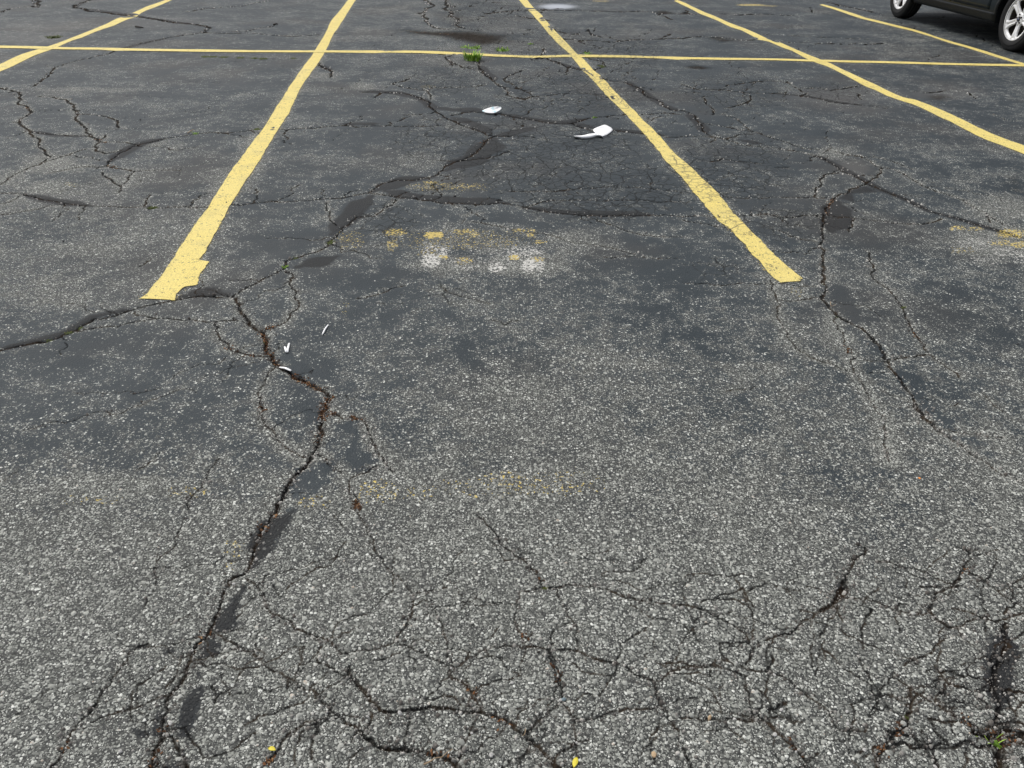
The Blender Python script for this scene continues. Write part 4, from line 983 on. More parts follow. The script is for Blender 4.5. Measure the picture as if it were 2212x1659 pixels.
# brown dead leaf crumbs in the widest cracks
def mat_attr_ramp(name, stops, rough=.8, attr='tone'):
    n = N(name)
    return n.fin(n.ramp(n.add(n.attr(attr), n.mul(n.sub(n.noise(n.co(), 150, 3), .5), .4)), stops), rough, spec=.2)
M['litter'] = mat_attr_ramp('dead_leaf', [(0, (.025, .014, .008)), (.5, (.085, .040, .018)), (.85, (.19, .085, .035)), (1, (.30, .19, .10))])
DL = [(1,0,[(1690,490),(1710,520),(1720,570),(1735,620),(1760,660),(1800,712)],110),(1,0,[(1880,765),(1960,810),(2020,840),(2080,870)],80),(1,0,[(2140,915),(2110,960),(2090,1030),(2095,1070)],90),
 (1,0,[(2070,1150),(2060,1200)],20),(1,0,[(1690,960),(1695,1010)],14),(1,0,[(1480,590),(1600,635),(1680,645)],22),(1,0,[(2130,1010),(2170,1030)],24),(2,0,[(1800,0),(1780,25)],22),(2,0,[(1720,80),(1690,150)],60),(1,0,[(1730,470),(1780,460)],18),
 (0,2,[(975,1285),(945,1330),(930,1385)],40),(0,1,[(930,905),(915,935)],16),(0,0,[(610,885),(660,915),(690,925)],20),(0,0,[(690,1065),(760,1085)],22),(0,0,[(150,660),(195,715)],18),(1,1,[(90,1590),(110,1650)],30),(1,1,[(60,1050),(120,1062)],16),
 (2,1,[(1180,800),(1220,830)],14),(2,1,[(1280,425),(1310,470)],16),(2,1,[(820,1130),(870,1200)],26),(2,1,[(1000,1330),(1070,1360)],22),(2,1,[(1380,960),(1420,1090)],30),(2,1,[(560,1565),(660,1600)],24),(2,0,[(1350,780),(1300,830)],26),
 (2,0,[(1060,1390),(1050,1440)],16),(2,0,[(1000,1560),(990,1640)],24),(2,0,[(440,1480),(420,1530)],14),(2,0,[(1760,1590),(1720,1640)],24),(2,2,[(1810,1310),(1880,1370)],20),(2,2,[(1420,1330),(1400,1440)],26),(2,2,[(2000,1400),(2100,1480),(2200,1420)],70),
 (2,2,[(1310,1500),(1290,1560)],20),(0,1,[(440,200),(560,208),(720,215)],40),(2,2,[(1830,370),(1810,420)],14),(2,2,[(690,1490),(780,1580)],18),(1,2,[(1060,600),(1080,640)],12),(1,2,[(1490,490),(1520,540)],12)]
LV, LF, LT = [], [], []
for r, c, pts, nn in DL:
    nn = int(nn * (.5 if r == 2 else 1.6))
    P = gpts(tp(r, c, pts))
    Q = at(P, rg.random(nn)) + rg.normal(0, .006, (nn, 2)) * (1 + .1 * P[:, 1].mean())
    zz = sample(GZ, Q[:, 0], Q[:, 1])
    for (x, y), z in zip(Q, zz):
        s_ = rg.uniform(.0020, .0060) * (1 + .12 * max(y - 2, 0)); a = rg.random() * 6.28; w_ = s_ * rg.uniform(.3, .7)
        dx, dy = math.cos(a), math.sin(a)
        t1, t2 = rg.uniform(.001, .005), rg.uniform(.001, .006)
        k = len(LV)
        LV += [(x - dx * s_, y - dy * s_, z + t1), (x - dy * w_, y + dx * w_, z + t2), (x + dx * s_, y + dy * s_, z + t1 * .6), (x + dy * w_, y - dx * w_, z + .0012)]
        LF += [(k, k + 3, k + 2), (k, k + 2, k + 1)]
        LT += [rg.random()] * 4
me = mesh_py('leaf_litter', LV, LF, smooth=False)
fattr(me, 'tone', np.array(LT))
tag(link('leaf_litter', me, M['litter']), 'rusty brown dead leaf crumbs caught in the cracks', 'leaf litter', kind='stuff')

# ------------------------------------------------------------------ loose pebbles, each a thing
M['pebble_light'] = mat_simple('pale_pebble', (.46, .45, .43), .75, .3, var=.3, scale=160, bump=.0006)
M['pebble_tan'] = mat_simple('tan_pebble', (.50, .36, .22), .75, .3, var=.35, scale=120, bump=.0008)
M['pebble_dark'] = mat_simple('dark_pebble', (.05, .05, .05), .75, .3, var=.3, scale=160, bump=.0006)
def pebble_mesh(seed, mat):
    r_ = random.Random(seed)
    bm = bmesh.new()
    bmesh.ops.create_icosphere(bm, subdivisions=1, radius=1)
    sx_, sy_, sz_ = r_.uniform(.8, 1.2), r_.uniform(.6, .9), r_.uniform(.45, .7)
    for v in bm.verts:
        q = r_.uniform(.78, 1.18)
        v.co = Vector((v.co.x * sx_ * q, v.co.y * sy_ * q, v.co.z * sz_ * q))
    zm = min(v.co.z for v in bm.verts)
    for v in bm.verts: v.co.z -= zm
    me = bpy.data.meshes.new('pebble'); bm.to_mesh(me); bm.free()
    me.materials.append(mat)
    return me
pm = [pebble_mesh(k, M['pebble_light']) for k in range(6)]
pd = [pebble_mesh(k + 20, M['pebble_dark']) for k in range(3)]
def pebble(px, py, size, me, label, group=None):
    x, y = gp(px, py)
    o = link('pebble', me)
    z = float(sample(GZ, np.array([x]), np.array([y]))[0])
    o.location = (x, y, z - size * .12)
    o.scale = (size, size, size)
    o.rotation_euler = (0, 0, random.uniform(0, 6.28))
    tag(o, label, 'pebble', group)
    return o
pos = [(2,0,1515,465,8),(2,0,1245,895,7),(2,0,1105,1370,10),(2,0,590,1250,7),(2,0,580,1280,6),(2,0,330,605,8),(2,0,715,880,8),(2,0,785,1560,10),(2,0,1800,265,8),(2,0,1560,895,7),(2,0,980,1015,9),(2,0,490,1335,8),(2,0,2195,755,9),
 (2,0,1665,85,5),(2,1,190,135,6),(2,1,275,610,6),(2,1,740,490,6),(2,1,480,560,5),(2,1,970,1585,11),(2,1,1800,565,6),(2,1,1540,1165,7),(2,1,1470,1450,8),(2,1,375,510,5),(2,1,710,1010,7),(2,1,170,1330,8),(2,1,1105,1110,7),(2,1,845,1435,7),
 (2,1,1525,1490,6),(2,1,380,1310,10),(2,1,1420,1220,8),(2,2,235,1205,7),(2,2,340,1340,9),(2,2,600,1440,9),(2,2,640,1280,8),(2,2,1180,1540,10),(2,2,1065,1290,7),(2,2,1640,390,6),(2,2,1275,630,6),(2,2,735,1550,7),(2,2,1640,1640,8),(2,2,1070,1370,7),
 (2,2,350,975,7),(2,2,595,1055,7),(2,2,960,165,8),(1,1,578,885,7),(1,1,145,915,7),(1,1,515,965,7),(1,1,1010,1240,6),(1,1,1445,1255,6),(1,0,1475,320,6),(1,0,2105,265,7),(1,0,1760,670,6),(1,0,810,1240,6),(1,2,1300,1080,8),
 (1,2,940,870,6),(1,2,100,1025,7),(1,2,325,1415,7),(0,1,1255,825,12),(0,1,1165,835,12),(0,1,1110,885,10),(0,1,1030,905,11),(0,0,300,1120,10),(0,0,635,1075,10),(0,0,470,455,12),(0,1,975,765,10),(0,0,1440,712,9),(0,2,1030,1103,11),(0,2,1070,1065,9)]
for r, c, x, y, s_ in pos:
    u, v = tile(r, c, x, y)
    pebble(u, v, s_ * .00058, random.choice(pm), 'small pale pebble lying loose on the asphalt', 'pale loose pebbles')
for r, c, x, y, s_ in [(2,0,620,140,6),(2,0,265,245,6),(1,2,2170,578,8),(1,2,725,940,6),(0,1,735,1280,14),(0,1,1240,810,14),(0,2,655,805,14),(0,0,410,1560,11),(0,0,440,1470,10),(0,0,910,775,11)]:
    u, v = tile(r, c, x, y)
    pebble(u, v, s_ * .00058, random.choice(pd), 'small black clod lying on the asphalt', 'black clods')
u, v = tile(2, 1, 2025, 1572); pebble(u, v, .0085, pebble_mesh(41, M['pebble_tan']), 'tan orange stone between cracks, biggest of the coloured stones')
u, v = tile(2, 2, 175, 1330); pebble(u, v, .0075, pebble_mesh(42, M['pebble_tan']), 'tan stone lying in a gritty crack, paler on one end')
u, v = tile(1, 2, 1532, 1447); pebble(u, v, .0055, pebble_mesh(43, mat_simple('orange_pebble', (.75, .27, .07), .7, .3)), 'bright orange pebble on bare aggregate')
u, v = tile(2, 1, 1442, 1215); pebble(u, v, .0065, pebble_mesh(44, mat_simple('blue_pebble', (.16, .21, .23), .7, .3)), 'blue grey stone lodged in a crack')

# ------------------------------------------------------------------ litter, leaves, twigs
def gz(x, y): return float(sample(GZ, np.array([x]), np.array([y]))[0])
def gp3(px, py, z):
    x, y = gp(px, py, z)
    return Vector((x, y, z))

n = N('paper_card')
co = n.co()
pr = n.step(n.noise(co, 26, 3), .55, .66)
n.fin(n.mix(n.mul(pr, n.attr('print')), n.mix(n.noise(co, 8, 3), (.86, .86, .86), (.93, .93, .93)), n.mix(n.noise(co, 60, 2), (.35, .66, .74), (.72, .80, .82))), .6, .3)
M['paper'] = n.mat

def solid(o, th):
    m_ = o.modifiers.new('thickness', 'SOLIDIFY'); m_.thickness = th; m_.offset = 1
    return o

def sheet(name, outline, ctr, ctr_z, label, prn=0.0, rings=6):
    """a bent sheet: outline of (px, py, height), bulging to ctr_z"""
    P = [gp3(x, y, z) for x, y, z in outline]
    # smooth outline
    Q = []
    for i in range(len(P)):
        a, b = P[i], P[(i + 1) % len(P)]
        for k in range(4): Q.append(a.lerp(b, k / 4))
    for _ in range(2):
        Q = [Q[i - 1] * .2 + Q[i] * .6 + Q[(i + 1) % len(Q)] * .2 for i in range(len(Q))]
    c = gp3(ctr[0], ctr[1], ctr_z)
    V, F = [c], []
    m_ = len(Q)
    for k in range(1, rings + 1):
        t = k / rings
        for q in Q:
            p = c.lerp(q, t); p.z = c.z + (q.z - c.z) * t ** 1.8 + random.uniform(-.0005, .0005)
            p.z = max(p.z, gz(p.x, p.y) + .001)
            V.append(p)
    for i in range(m_): F.append((0, 1 + i, 1 + (i + 1) % m_))
    for k in range(rings - 1):
        for i in range(m_):
            a, b = 1 + k * m_ + i, 1 + k * m_ + (i + 1) % m_
            F.append((a, a + m_, b + m_, b))
    me = mesh_py(name, V, F)
    bm = bmesh.new(); bm.from_mesh(me); bmesh.ops.recalc_face_normals(bm, faces=bm.faces)
    if sum(f.normal.z for f in bm.faces) < 0: bmesh.ops.reverse_faces(bm, faces=bm.faces)
    bm.to_mesh(me); bm.free()
    fattr(me, 'print', np.full(len(me.vertices), prn))
    o = solid(link(name, me, M['paper']), .0008)
    if label: tag(o, label, 'litter')
    return o
def zp(x, y): return ((1800 + x * .31646) * .54861, (380 + y * .31646) * .54861)
sheet('paper_scrap', [(*zp(300, 180), .010), (*zp(360, 152), .022), (*zp(435, 128), .034), (*zp(500, 124), .036), (*zp(545, 128), .030), (*zp(554, 150), .022), (*zp(520, 180), .014), (*zp(470, 206), .007), (*zp(420, 208), .006), (*zp(360, 200), .008)],
      zp(440, 170), .016, 'white paper scrap with pale blue print lying on a sealed crack', 1.0)
torn = sheet('torn_paper', [(*zp(1690, 425), .018), (*zp(1698, 402), .026), (*zp(1745, 382), .034), (*zp(1838, 347), .042), (*zp(1880, 368), .036), (*zp(1918, 388), .028), (*zp(1939, 416), .018), (*zp(1905, 450), .010), (*zp(1865, 478), .007), (*zp(1812, 497), .006), (*zp(1760, 478), .008), (*zp(1722, 458), .010)],
      zp(1815, 425), .020, 'torn white paper sheet with a long curled tail beside the yellow line')
up_e = [(1450, 489), (1500, 488), (1555, 485), (1600, 476), (1640, 466), (1690, 459), (1735, 457), (1775, 470), (1812, 490)]
lo_e = [(1455, 496), (1495, 512), (1548, 526), (1600, 526), (1650, 522), (1695, 511), (1740, 500), (1785, 497), (1818, 511)]
V = []
for (a, b), (c_, d) in zip(up_e, lo_e):
    for k in range(5):
        t = k / 4
        x, y = zp(a + (c_ - a) * t, b + (d - b) * t)
        V.append(gp3(x, y, .024 - .019 * t + .006 * math.sin(t * 3.14)))
me = mesh_py('paper_tail', V, [tuple(q) for q in grid_faces(len(up_e), 5)])
bm = bmesh.new(); bm.from_mesh(me); bmesh.ops.recalc_face_normals(bm, faces=bm.faces)
if sum(f.normal.z for f in bm.faces) < 0: bmesh.ops.reverse_faces(bm, faces=bm.faces)
bm.to_mesh(me); bm.free()
fattr(me, 'print', np.zeros(len(me.vertices)))
solid(link('paper_tail', me, M['paper'], torn), .0008)

def ribbon(name, pts, w, label, z=.004, cat='litter', mat='paper', curl=.003):
    P = [gp3(x, y, 0) for x, y in pts]
    P2 = [Vector((p.x, p.y, gz(p.x, p.y) + z + curl * (k % 2))) for k, p in enumerate(P)]
    Q = []
    for a, b in zip(P2[:-1], P2[1:]):
        for k in range(4): Q.append(a.lerp(b, k / 4))
    Q.append(P2[-1])
    V, F = [], []
    for i, q in enumerate(Q):
        d = (Q[min(i + 1, len(Q) - 1)] - Q[max(i - 1, 0)]).normalized()
        s_ = d.cross(Vector((0, 0, 1))).normalized() * w * .5 * (1 - .35 * abs(2 * i / (len(Q) - 1) - 1) ** 3)
        V += [q - s_, q + Vector((0, 0, .0012)), q + s_]
    F = [tuple(f) for f in grid_faces(len(Q), 3)]
    me = mesh_py(name, V, F)
    fattr(me, 'print', np.zeros(len(V)))
    o = solid(link(name, me, M[mat]), .0007)
    tag(o, label, cat)
    return o
ribbon('paper_sliver', tp(1, 0, [(2128, 456), (2108, 488), (2090, 520)]), .006, 'thin straight white paper sliver lying alone on sealcoat')
ribbon('paper_sliver', tp(1, 0, [(1846, 595), (1857, 630), (1862, 632), (1868, 610), (1876, 574)]), .009, 'white paper sliver folded into a small V')
ribbon('paper_sliver', tp(1, 0, [(1812, 720), (1850, 732), (1888, 746)]), .010, 'white paper sliver lying across the leaf filled crack')
M['twig'] = mat_simple('dry_twig', (.30, .22, .14), .8, .2, var=.4, scale=200)
M['dark_twig'] = mat_simple('dark_twig', (.035, .03, .025), .8, .2, var=.4, scale=200)
def twig(pts, r, label, mat='twig', z=.004):
    P = [gp3(x, y, 0) for x, y in pts]
    P = [Vector((p.x, p.y, gz(p.x, p.y) + z + r)) for p in P]
    V, F = [], []
    for i, p in enumerate(P):
        d = (P[min(i + 1, len(P) - 1)] - P[max(i - 1, 0)]).normalized()
        s_ = d.cross(Vector((0, 0, 1))).normalized(); u_ = s_.cross(d)
        rr = r * (1 - .5 * i / (len(P) - 1)) * random.uniform(.85, 1.15)
        for k in range(6):
            a = k * math.pi / 3
            V.append(p + s_ * math.cos(a) * rr + u_ * math.sin(a) * rr)
    for i in range(len(P) - 1):
        for k in range(6):
            F.append((i * 6 + k, i * 6 + (k + 1) % 6, i * 6 + 6 + (k + 1) % 6, i * 6 + 6 + k))
    F += [tuple(range(5, -1, -1)), tuple(range(len(V) - 6, len(V)))]
    return tag(link('twig', mesh_py('twig', V, F), M[mat]), label, 'twig')
twig(tp(2, 1, [(535, 1648), (570, 1632), (610, 1606), (650, 1588), (690, 1566), (722, 1550)]), .0017, 'pale dry straight twig lying between wide cracks')
twig(tp(2, 1, [(1193, 1412), (1192, 1430), (1184, 1446), (1170, 1460)]), .0010, 'short curled straw bit at a crack junction')
twig(tp(1, 2, [(955, 308), (956, 322), (960, 338), (975, 333), (990, 326)]), .0016, 'forked reddish dry stem beside the sealer patch')
twig(tp(0, 1, [(1258, 385), (1285, 382), (1305, 385), (1322, 381)]), .010, 'black stick lying just in front of the cross line', 'dark_twig')
twig(tp(0, 0, [(880, 178), (900, 182), (930, 186)]), .012, 'short black stick beyond the cross line near a curved seal band', 'dark_twig')
twig(tp(0, 0, [(1775, 168), (1788, 164), (1800, 166)]), .012, 'stubby black stick near the jagged stall line far part', 'dark_twig')
twig(tp(0, 0, [(1215, 862), (1240, 845), (1256, 838)]), .003, 'pale grass straw lying beside a thin crack')
M['leaf_yellow'] = mat_simple('yellow_leaf', (.66, .56, .05), .55, .4, var=.3, scale=220)
def leaf(px, py, L, W, ang, label):
    x, y = gp(px, py); z = gz(x, y) + .004
    V, F = [], []
    for i in range(7):
        t = i / 6
        w_ = W * math.sin(math.pi * min(max(t, .02), .98)) ** .8
        for k in (-1, 0, 1):
            lx, ly = (t - .5) * L, k * w_ * .5
            V.append((x + lx * math.cos(ang) - ly * math.sin(ang), y + lx * math.sin(ang) + ly * math.cos(ang), z + .0025 * abs(k) + .002 * math.sin(t * 3)))
    o = solid(link('fallen_leaf', mesh_py('fallen_leaf', V, [tuple(f) for f in grid_faces(7, 3)]), M['leaf_yellow']), .0004)
    return tag(o, label, 'leaf')
leaf(*tile(2, 0, 1765, 1550), .017, .009, math.radians(-15), 'small oval yellow leaf on aggregate beside a crack')
leaf(*tile(2, 1, 1515, 1626), .023, .011, math.radians(70), 'long bright yellow leaf standing out in a crack gap')

# ------------------------------------------------------------------ weeds
M['grass'] = mat_attr_ramp('weed_blade', [(0, (.07, .13, .014)), (.5, (.20, .36, .035)), (1, (.40, .54, .09))], .55)
M['moss'] = mat_attr_ramp('moss', [(0, (.035, .045, .012)), (.5, (.085, .11, .025)), (1, (.17, .17, .05))], .85)
def weed(px, py, n_, h, spread, label, mat='grass', name='weed', w=.004, lean=.6, group=None):
    x0, y0 = gp(px, py)
    V, F, T = [], [], []
    cr_ = spread * .42; nr_ = 14
    zc = gz(x0, y0)
    V.append((x0, y0, zc + min(h * .25, .012))); T.append(.1)
    for ring, zf in ((.55, .18), (1.0, -.10)):
        for i in range(nr_):
            a = i * 6.2832 / nr_; q = cr_ * ring * random.uniform(.7, 1.25)
            V.append((x0 + math.cos(a) * q, y0 + math.sin(a) * q, gz(x0 + math.cos(a) * q, y0 + math.sin(a) * q) + zf * min(h, .03))); T.append(random.uniform(0, .25))
    for i in range(nr_):
        j = (i + 1) % nr_
        F += [(0, 1 + i, 1 + j), (1 + i, 1 + nr_ + i, 1 + nr_ + j, 1 + j)]
    for b in range(n_):
        a = random.uniform(0, 6.28); rr = spread * random.random() ** .6
        bx, by = x0 + math.cos(a) * rr * .45, y0 + math.sin(a) * rr * .45
        bz = gz(bx, by)
        hh = h * random.uniform(.45, 1.0); ln = lean * hh * random.uniform(.3, 1.3); a2 = a + random.uniform(-.7, .7)
        ww = w * random.uniform(.6, 1.3); t0 = random.random()
        k0 = len(V)
        px2, py2 = -math.sin(a2), math.cos(a2)
        for i in range(4):
            t = i / 3
            cx_, cy_ = bx + math.cos(a2) * ln * t ** 1.6, by + math.sin(a2) * ln * t ** 1.6
            cz_ = bz - .003 + hh * (t - .28 * t ** 3)
            q = ww * (1 - t) ** .6 * (.6 + 1.1 * t) if t < 1 else .0003
            V += [(cx_ - px2 * q, cy_ - py2 * q, cz_), (cx_ + px2 * q, cy_ + py2 * q, cz_)]
            T += [t0 * .7 + t * .3] * 2
        for i in range(3):
            F.append((k0 + 2 * i, k0 + 2 * i + 1, k0 + 2 * i + 3, k0 + 2 * i + 2))
    me = mesh_py(name, V, F)
    fattr(me, 'tone', np.array(T))
    return tag(link(name, me, M[mat]), label, 'weed', group)
weed(*tile(0, 1, 852, 384), 90, .12, .20, 'bushy bright green weed growing through the cross line', w=.0075, lean=.7)
weed(*tile(0, 1, 1045, 324), 40, .045, .22, 'low green weed at the edge of the dirt patch, beside bushy weed', w=.006)
weed(*tile(0, 1, 860, 308), 40, .04, .22, 'low green tuft right behind the bushy weed', w=.006)
weed(*tile(0, 1, 800, 304), 22, .035, .14, 'small green tuft at the tip of the dark dirt patch', w=.006)
weed(*tile(0, 1, 1225, 285), 14, .03, .10, 'sparse green sprigs among fine cracks beyond the cross line', w=.005)
weed(*tile(0, 1, 1590, 350), 30, .03, .12, 'green tuft where two yellow lines cross', w=.005)
weed(*tile(0, 1, 1640, 763), 18, .02, .05, 'green tuft in the sealed crack near torn paper', w=.004)
weed(*tile(0, 1, 1690, 425), 22, .022, .12, 'greenish sprigs in a crack just this side of the cross line', 'moss', w=.005)
weed(*tile(0, 0, 350, 240), 60, .03, .22, 'yellowish weeds along the worn stall line beyond the cross line', 'moss', w=.006)
weed(*tile(0, 0, 985, 1345), 36, .016, .06, 'yellow green moss tuft in the long level crack', 'moss', w=.004)
weed(*tile(0, 0, 1265, 856), 10, .02, .05, 'pale grass sprig in a thin crack beside the jagged line', 'grass', w=.0025)
weed(*tile(0, 0, 1665, 833), 40, .010, .08, 'moss patch in a crack touching the jagged line', 'moss', w=.004)
weed(*tile(0, 0, 1900, 380), 20, .012, .10, 'moss just short of where jagged line meets cross line', 'moss', w=.005)
for x in (1330, 1380, 1450, 1560, 1650, 1710):
    weed(*tile(0, 0, x, 366 + (x - 1330) * .04), 22, .012, .13, 'short moss strip running parallel to the cross line', 'moss', w=.006, group='moss strip along the cross line')
weed(*tile(0, 0, 2145, 1575), 46, .014, .05, 'green moss in a crack beyond the sealer band', 'moss', w=.003)
weed(*tile(1, 0, 1848, 72), 50, .015, .028, 'green weed tuft at the crack junction', 'grass', w=.0025)
weed(*tile(1, 0, 1915, 15), 26, .010, .035, 'thin moss in the crack just beyond the crack junction tuft', 'moss', w=.0025)
weed(*tile(1, 0, 450, 498), 60, .009, .035, 'moss clump in the wide crack past the jagged line end', 'moss', w=.0025)
weed(*tile(1, 0, 520, 465), 34, .007, .03, 'thin moss trail above the moss clump in the wide crack', 'moss', w=.0022)
weed(*tile(1, 0, 320, 548), 40, .007, .035, 'thin moss trail below the moss clump in the wide crack', 'moss', w=.0022)
weed(*tile(1, 0, 1715, 560), 14, .008, .014, 'moss speck among rusty leaf crumbs', 'moss', w=.0018)
weed(*tile(1, 2, 905, 180), 18, .010, .014, 'moss speck in the crack beside the square line end', 'moss', w=.002)
weed(*tile(1, 2, 1428, 335), 26, .012, .022, 'green moss in the thin crack past the sealer patch', 'moss', w=.002)
weed(*tile(1, 2, 1005, 400), 18, .008, .018, 'moss speck where the crack bends at the sealer patch', 'moss', w=.002)
weed(*tile(2, 1, 1320, 500), 30, .009, .012, 'moss tuft at a three way crack in bare aggregate', 'moss', w=.0014)
weed(*tile(2, 2, 2035, 1480), 14, .022, .030, 'green grass blades in the dirt filled hole', 'grass', w=.0012, lean=1.2)
weed(*tile(2, 2, 1455, 1320), 16, .008, .012, 'moss speck in the crack near the dirt filled hole', 'moss', w=.0014)

# ------------------------------------------------------------------ parked car
M['car_paint'] = mat_simple('car_paint', (.005, .010, .0135), .30, .3, var=.08, scale=3, coat=.12)
M['cladding'] = mat_simple('black_plastic', (.006, .0075, .009), .5, .3, var=.15, scale=90, bump=.0003)
M['rubber'] = mat_simple('tyre_rubber', (.016, .016, .017), .72, .3, var=.25, scale=40, bump=.0006)
M['alloy'] = mat_simple('alloy', (.86, .86, .86), .30, .6, metal=.05, var=.06, scale=20)
M['alloy_dark'] = mat_simple('brake_and_shade_metal', (.045, .038, .033), .55, .4, metal=.4, var=.3, scale=30)
M['glass'] = mat_simple('tinted_glass', (.010, .012, .013), .06, .6, var=.05)
M['lamp'] = mat_simple('lamp_lens', (.55, .56, .57), .1, .6, var=.1)
M['tail'] = mat_simple('tail_lens', (.30, .012, .012), .12, .6, var=.1)
M['badge'] = mat_simple('badge_blue', (.010, .022, .075), .25, .6, var=.05)
Rw, Fw = gp(1932, 37.5), gp(2172, 110)
fd = Vector((Fw[0] - Rw[0], Fw[1] - Rw[1], 0)); WB = fd.length; fd.normalize()
lat = Vector((0, 0, 1)).cross(fd)                        # car's left, away from the camera's side
o_ = Vector(((Fw[0] + Rw[0]) / 2, (Fw[1] + Rw[1]) / 2, 0)) + lat * .895
print('WHEELBASE', WB, 'car at', o_)
car = bpy.data.objects.new('parked_car', None); col.objects.link(car)
mw_ = Matrix((fd, lat, Vector((0, 0, 1)))).transposed().to_4x4(); mw_.translation = o_
car.matrix_world = mw_
tag(car, 'black compact car with five spoke alloy wheels parked beside thin line', 'car')
AX = WB / 2
TR = .345
def sil(x):          # lower edge of the body: sill, arches, bumpers
    for a in (-AX, AX):
        d = abs(x - a)
        if d < .40: return TR + math.sqrt(max(.40 ** 2 - d * d, 0)) * .98 + .005
    if x > AX: return .24 + .05 * (x - AX - .4)
    if x < -AX: return .28 + .08 * (-AX - x - .4)
    return .25
def ztop(x):
    return float(np.interp(x, [-2.28, -2.2, -2.05, -1.75, -1.2, -.4, .1, .45, 1.18, 1.5, 1.9, 2.15, 2.26], [.95, 1.08, 1.35, 1.60, 1.655, 1.675, 1.64, 1.54, 1.09, 1.05, .98, .86, .70]))
def wid(x):
    return float(np.interp(x, [-2.28, -2.15, -1.9, -1.3, 0, 1.3, 1.8, 2.1, 2.26], [.70, .82, .89, .918, .915, .92, .87, .76, .55]))
BELT = 1.03
def surf(x, t, off=0.0):
    zl, zt, w = sil(x), ztop(x), wid(x)
    zb = min(BELT, zt - .06)
    if t <= .55:
        q = t / .55
        z = zl + (zb - zl) * q
        y = w * (1 - .075 * max(0, (.50 - z) / .28) ** 2 - .06 * max(0, (z - .72) / .33) ** 1.6)
        y += .012 * math.exp(-((z - .80) / .05) ** 2) - .012 * math.exp(-((z - .52) / .06) ** 2)
        return Vector((x, -(y + off), z))
    yb = w * (1 - .06 * max(0, (zb - .72) / .33) ** 1.6)
    cabin = min(max((zt - BELT) / .5, 0), 1)
    yr = yb - .04 - .18 * cabin
    if t <= .8:
        q = (t - .55) / .25
        zr = zt - .035
        return Vector((x, -(yb + (yr - yb) * q + .02 * math.sin(q * 3.14) * cabin + off), zb + (zr - zb) * q))
    q = (t - .8) / .2
    return Vector((x, -(yr * (1 - q)), zt - .035 + .05 * math.sin(q * math.pi / 2) + off))
xs = sorted(set(list(np.linspace(-2.28, 2.26, 92)) + [s_ * AX + d for s_ in (-1, 1) for d in (-.404, -.3995, -.39, -.37, -.34, .34, .37, .39, .3995, .404)]))
ts = list(np.linspace(0, .55, 15)) + list(np.linspace(.55, .8, 7))[1:] + list(np.linspace(.8, 1, 7))[1:]
def loft(name, xs, ts, mat, parent=car, off=0.0, mirror=True, close=False):
    V, F = [], []
    for x in xs:
        for t in ts: V.append(surf(x, t, off))
    nt = len(ts)
    F = [tuple(f) for f in grid_faces(len(xs), nt)]
    if mirror:
        k = len(V)
        V += [Vector((v.x, -v.y, v.z)) for v in V]
        F += [tuple(k + i for i in reversed(f)) for f in F]
        if close:
            for e in (0, (len(xs) - 1) * nt):
                F.append(tuple(range(e, e + nt)) + tuple(reversed(range(k + e, k + e + nt - 1))))
    me = mesh_py(name, V, F)
    bm = bmesh.new(); bm.from_mesh(me)
    bmesh.ops.remove_doubles(bm, verts=bm.verts, dist=1e-5); bmesh.ops.recalc_face_normals(bm, faces=bm.faces)
    bm.to_mesh(me); bm.free()
    return link(name, me, mat, parent)
loft('body', xs, ts, M['car_paint'], close=True)
def side_patch(name, x0, x1, t0, t1, mat, off, parent=car, side=-1, nx=12, nt=8):
    xs_, ts_ = np.linspace(x0, x1, nx), np.linspace(t0, t1, nt)
    V = [surf(x, t, off) for x in xs_ for t in ts_]
    if side > 0: V = [Vector((v.x, -v.y, v.z)) for v in V]
    me = mesh_py(name, V, [tuple(f) for f in grid_faces(nx, nt)])
    bm = bmesh.new(); bm.from_mesh(me); bmesh.ops.recalc_face_normals(bm, faces=bm.faces)
    if sum(f.normal.y for f in bm.faces) * side < 0: bmesh.ops.reverse_faces(bm, faces=bm.faces)
    bm.to_mesh(me); bm.free()
    o = link(name, me, mat, parent)
    solid(o, .004).modifiers[0].offset = -1
    return o
def boxo(name, c, s_, mat, parent, bev=.006):
    bm = bmesh.new(); bmesh.ops.create_cube(bm, size=1)
    for v in bm.verts: v.co = Vector((v.co.x * s_[0] + c[0], v.co.y * s_[1] + c[1], v.co.z * s_[2] + c[2]))
    bmesh.ops.bevel(bm, geom=bm.edges[:], offset=bev, segments=2, affect='EDGES')
    me = bpy.data.meshes.new(name); bm.to_mesh(me); bm.free()
    return link(name, me, mat, parent)
